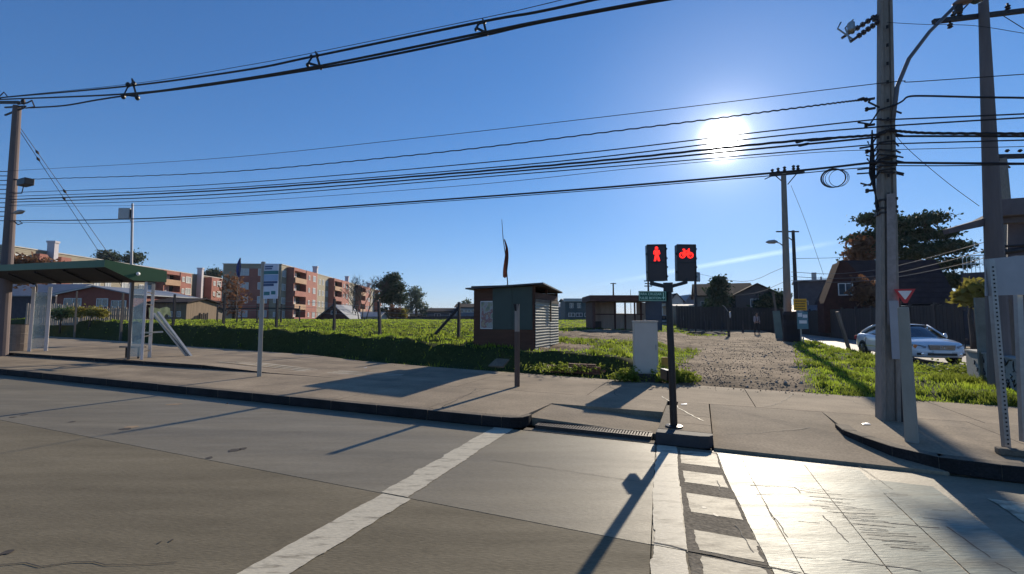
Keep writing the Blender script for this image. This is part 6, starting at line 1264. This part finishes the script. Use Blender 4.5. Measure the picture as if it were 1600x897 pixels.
# ================================================================ grass, weeds, stones
def blades(N_, rmin, rmax, ymin, ymax, hfun, keep, w0, name, m, lean=.5):
    r_ = rng.uniform(rmin, rmax, N_); Y = np.exp(rng.uniform(np.log(ymin), np.log(ymax), N_)); X = r_ * Y; s_ = X * rx + Y * ry; n_ = X * nx + Y * ny
    k = keep(s_, n_, X, Y); X, Y, s_, n_ = X[k], Y[k], s_[k], n_[k]; Z = hgt(s_, n_); Z = np.maximum(Z, -.05); h = hfun(s_, n_, X, Y) * rng.uniform(.5, 1.4, len(X)); w = np.maximum(w0, .0013 * Y) * rng.uniform(.7, 1.4, len(X))
    a = rng.uniform(0, 6.283, len(X)); dx, dy = np.cos(a) * w, np.sin(a) * w; b_ = rng.uniform(0, 6.283, len(X)); ln = rng.uniform(.1, lean, len(X)) * h
    p = np.stack([X, Y, Z - .02], 1); A_ = p + np.stack([-dx, -dy, 0 * X], 1); B_ = p + np.stack([dx, dy, 0 * X], 1); T_ = p + np.stack([np.cos(b_) * ln, np.sin(b_) * ln, h + .02], 1)
    M_ = p + np.stack([np.cos(b_) * ln * .3, np.sin(b_) * ln * .3, h * .55], 1); V = np.stack([A_, B_, M_ + np.stack([dx, dy, 0 * X], 1) * .7, T_, M_ - np.stack([dx, dy, 0 * X], 1) * .7], 1).reshape(-1, 3)
    k = len(X); base = np.arange(k)[:, None] * 5; F1 = base + np.array([[0, 1, 2]]); F2 = base + np.array([[0, 2, 4]]); F3 = base + np.array([[4, 2, 3]]); Fc = np.concatenate([F1, F2, F3]); o = npmesh(name, V, Fc, m); o['kind'] = 'stuff'; return o
def nz_(s, n, f=1., k=0): return .5 + .25 * (wob(s, n, f, k) + wob(s, n, f * 2.7, k + 3))
def keep_field(s, n, X, Y):
    d = dirtness(s, n); q = (n > edge(s) + .02) & (rng.random(len(s)) > d * 1.35) & (s < 6.1) & ~((s > -7.2) & (s < -4.8) & (n > 13.3) & (n < 16.1))
    q = q & (rng.random(len(s)) < np.clip(.18 + sm(1.75, 2.0, n - edge(s)) + sm(-1.2, 0, s), 0, 1))
    return q & (rng.random(len(s)) < np.clip(.25 + 1.2 * nz_(s, n, .9) , 0, 1))
def hf(s, n, X, Y): return (.04 + .07 * np.clip(nz_(s, n, 1.3, 2) - .25, 0, 1) ** 1.2 + .0004 * Y) * (.35 + .65 * np.maximum(sm(1.6, 2.3, n - edge(s)), sm(-1.2, 0, s))) + .05 * np.exp(-np.abs(n - edge(s) - 2.0) / .3) * (s < -.6)
blades(300000, -1.22, 1.28, 6.6, 95, hf, keep_field, .009, 'grass', m_grass)
def keep_tuft(s, n, X, Y):
    l, r_ = path_lr(n); d = dirtness(s, n); return ((n > edge(s) + 1.8) | (s > -.5) | (rng.random(len(s)) < .10)) & (n > edge(s) + .05) & (s < 6.2) & (nz_(s, n, 2.1, 4) > .66) & (rng.random(len(s)) > d * 1.2) & ~((s > -7.3) & (s < -4.8) & (n > 13.3) & (n < 16.1))
blades(280000, -1.2, 1.25, 6.6, 34, lambda s, n, X, Y: .10 + .18 * np.clip(nz_(s, n, 2.1, 4) - .6, 0, 1), keep_tuft, .010, 'weed_tufts', m_dry, .8)
def clump(u, v, r_, h, k, nm='weed_clump', z=.2):     # leafy weeds round the cabinet foot and bank
    p = P(u, v, z); X = p.x + rng.normal(0, r_, k); Y = p.y + rng.normal(0, r_ * .7, k); V, Fc = leaves(np.stack([X, Y, p.z + np.abs(rng.normal(0, h * .5, k))], 1), 5, .03, .035, 1); o = npmesh(nm, V, Fc, m_dry); o['kind'] = 'stuff'
clump(981, 592, .16, .16, 260); clump(1052, 594, .20, .2, 420); clump(1068, 592, .1, .14, 140); clump(600, 546, .3, .2, 400, z=.35); clump(1500, 590, .5, .3, 700, z=.1); clump(890, 575, .5, .1, 420, z=.25)
# stones on the dirt path
def stones(k, cond, smin, smax, name, m, zf=hgt):
    r_ = rng.uniform(-.9, 1.28, k * 8); Y = np.exp(rng.uniform(np.log(8.4), np.log(45), k * 8)); X = r_ * Y; s_ = X * rx + Y * ry; n_ = X * nx + Y * ny; q = cond(s_, n_); X, Y, s_, n_ = [a[q][:k] for a in (X, Y, s_, n_)]; k = len(X)
    Z = zf(s_, n_); sz = rng.uniform(smin, smax, k) ** 1 * rng.uniform(.5, 1.3, k); O = np.array([[1, 0, 0], [-1, 0, 0], [0, 1, 0], [0, -1, 0], [0, 0, .7], [0, 0, -.6], ]) ; V = O[None] * sz[:, None, None] * rng.uniform(.6, 1.4, (k, 6, 3)) + np.stack([X, Y, Z + sz * .2], 1)[:, None, :]
    f = np.array([[0, 2, 4], [2, 1, 4], [1, 3, 4], [3, 0, 4], [2, 0, 5], [1, 2, 5], [3, 1, 5], [0, 3, 5]]); Fc = (np.arange(k)[:, None, None] * 6 + f[None]).reshape(-1, 3); o = npmesh(name, V.reshape(-1, 3), Fc, m); o['kind'] = 'stuff'
stones(12000, lambda s, n: (dirtness(s, n) > .5) & (n > edge(s) + .15) & (s < 6) & (rng.random(len(s)) < .15 + 1.2 * nz_(s, n, .8, 7) ** 2), .004, .026, 'gravel', mat('path stones', (.11, .085, .062), .9, .4, 9, spec=.1, col2=(.40, .33, .26)))
stones(700, lambda s, n: (n > edge(s) - .5) & (n < edge(s) + .4) & (s > -1) & (s < 6), .006, .02, 'gravel_spill', MATS['path stones'], lambda s, n: np.maximum(hgt(s, n), .15))
for i, (u, v) in enumerate(((1292, 661), (1345, 706), (1352, 663), (570, 575), (1068, 632))):
    p = P(u, v, .153); s9, n9 = toSN(p)
    if .12 < s9 < 1.7 and n9 < 8.3: p = P(u, v, .030 + (n9 - 6.0) * .052); 
    t = MB().ext([(-.05, -.02, 0), (.05, -.03, .004), (.06, .03, .012), (-.03, .03, 0)], (0, 0, .004)).build('litter_scrap', m_swht if i != 1 else mat('pinkish scrap', (.5, .3, .24), .8)); t.location = p; tag(t, ('white paper scrap on the pavement left of the tall pole', 'pinkish scrap lying before the right kerb corner', 'white scrap by the foot of the tall pole', 'white scrap on the far left pavement', 'white scrap by the signal post')[i], 'litter')
r_s = rng.integers(0, 1)
stones(500, lambda s, n: (dirtness(s, n) > .6) & (n > edge(s) + .2) & (s < 6) & (nz_(s, n, 1.7, 3) > .55), .015, .05, 'scattered_stones', mat('pale stones', (.40, .34, .28), .9, .3, 9, spec=.1))
# leaf litter and grit on the pavement edge and in the gutter
stones(1500, lambda s, n: ((np.abs(n - edge(s) + .15) < .25 * rng.random(len(s))) | ((np.abs(n - 5.7) < .06) & (rng.random(len(s)) < .9))) & (s < 6) & (s > -14), .005, .014, 'grit', mat('dark grit', (.09, .07, .05), .9, .4, 20), lambda s, n: np.where(n < 5.76, .004, .155))
# ================================================================ faint haze in the air
hzm = bpy.data.materials.new('haze'); hzm.use_nodes = True; t_ = hzm.node_tree; t_.nodes.remove(t_.nodes['Principled BSDF']); pv_ = t_.nodes.new('ShaderNodeVolumePrincipled')
pv_.inputs['Color'].default_value = (.82, .90, 1, 1); pv_.inputs['Density'].default_value = .00016; pv_.inputs['Anisotropy'].default_value = .2; t_.links.new(pv_.outputs[0], t_.nodes['Material Output'].inputs['Volume'])
o = MB().box(-6000, 6000, -700, 5600, -3, 125).build('haze', hzm); o['kind'] = 'stuff'
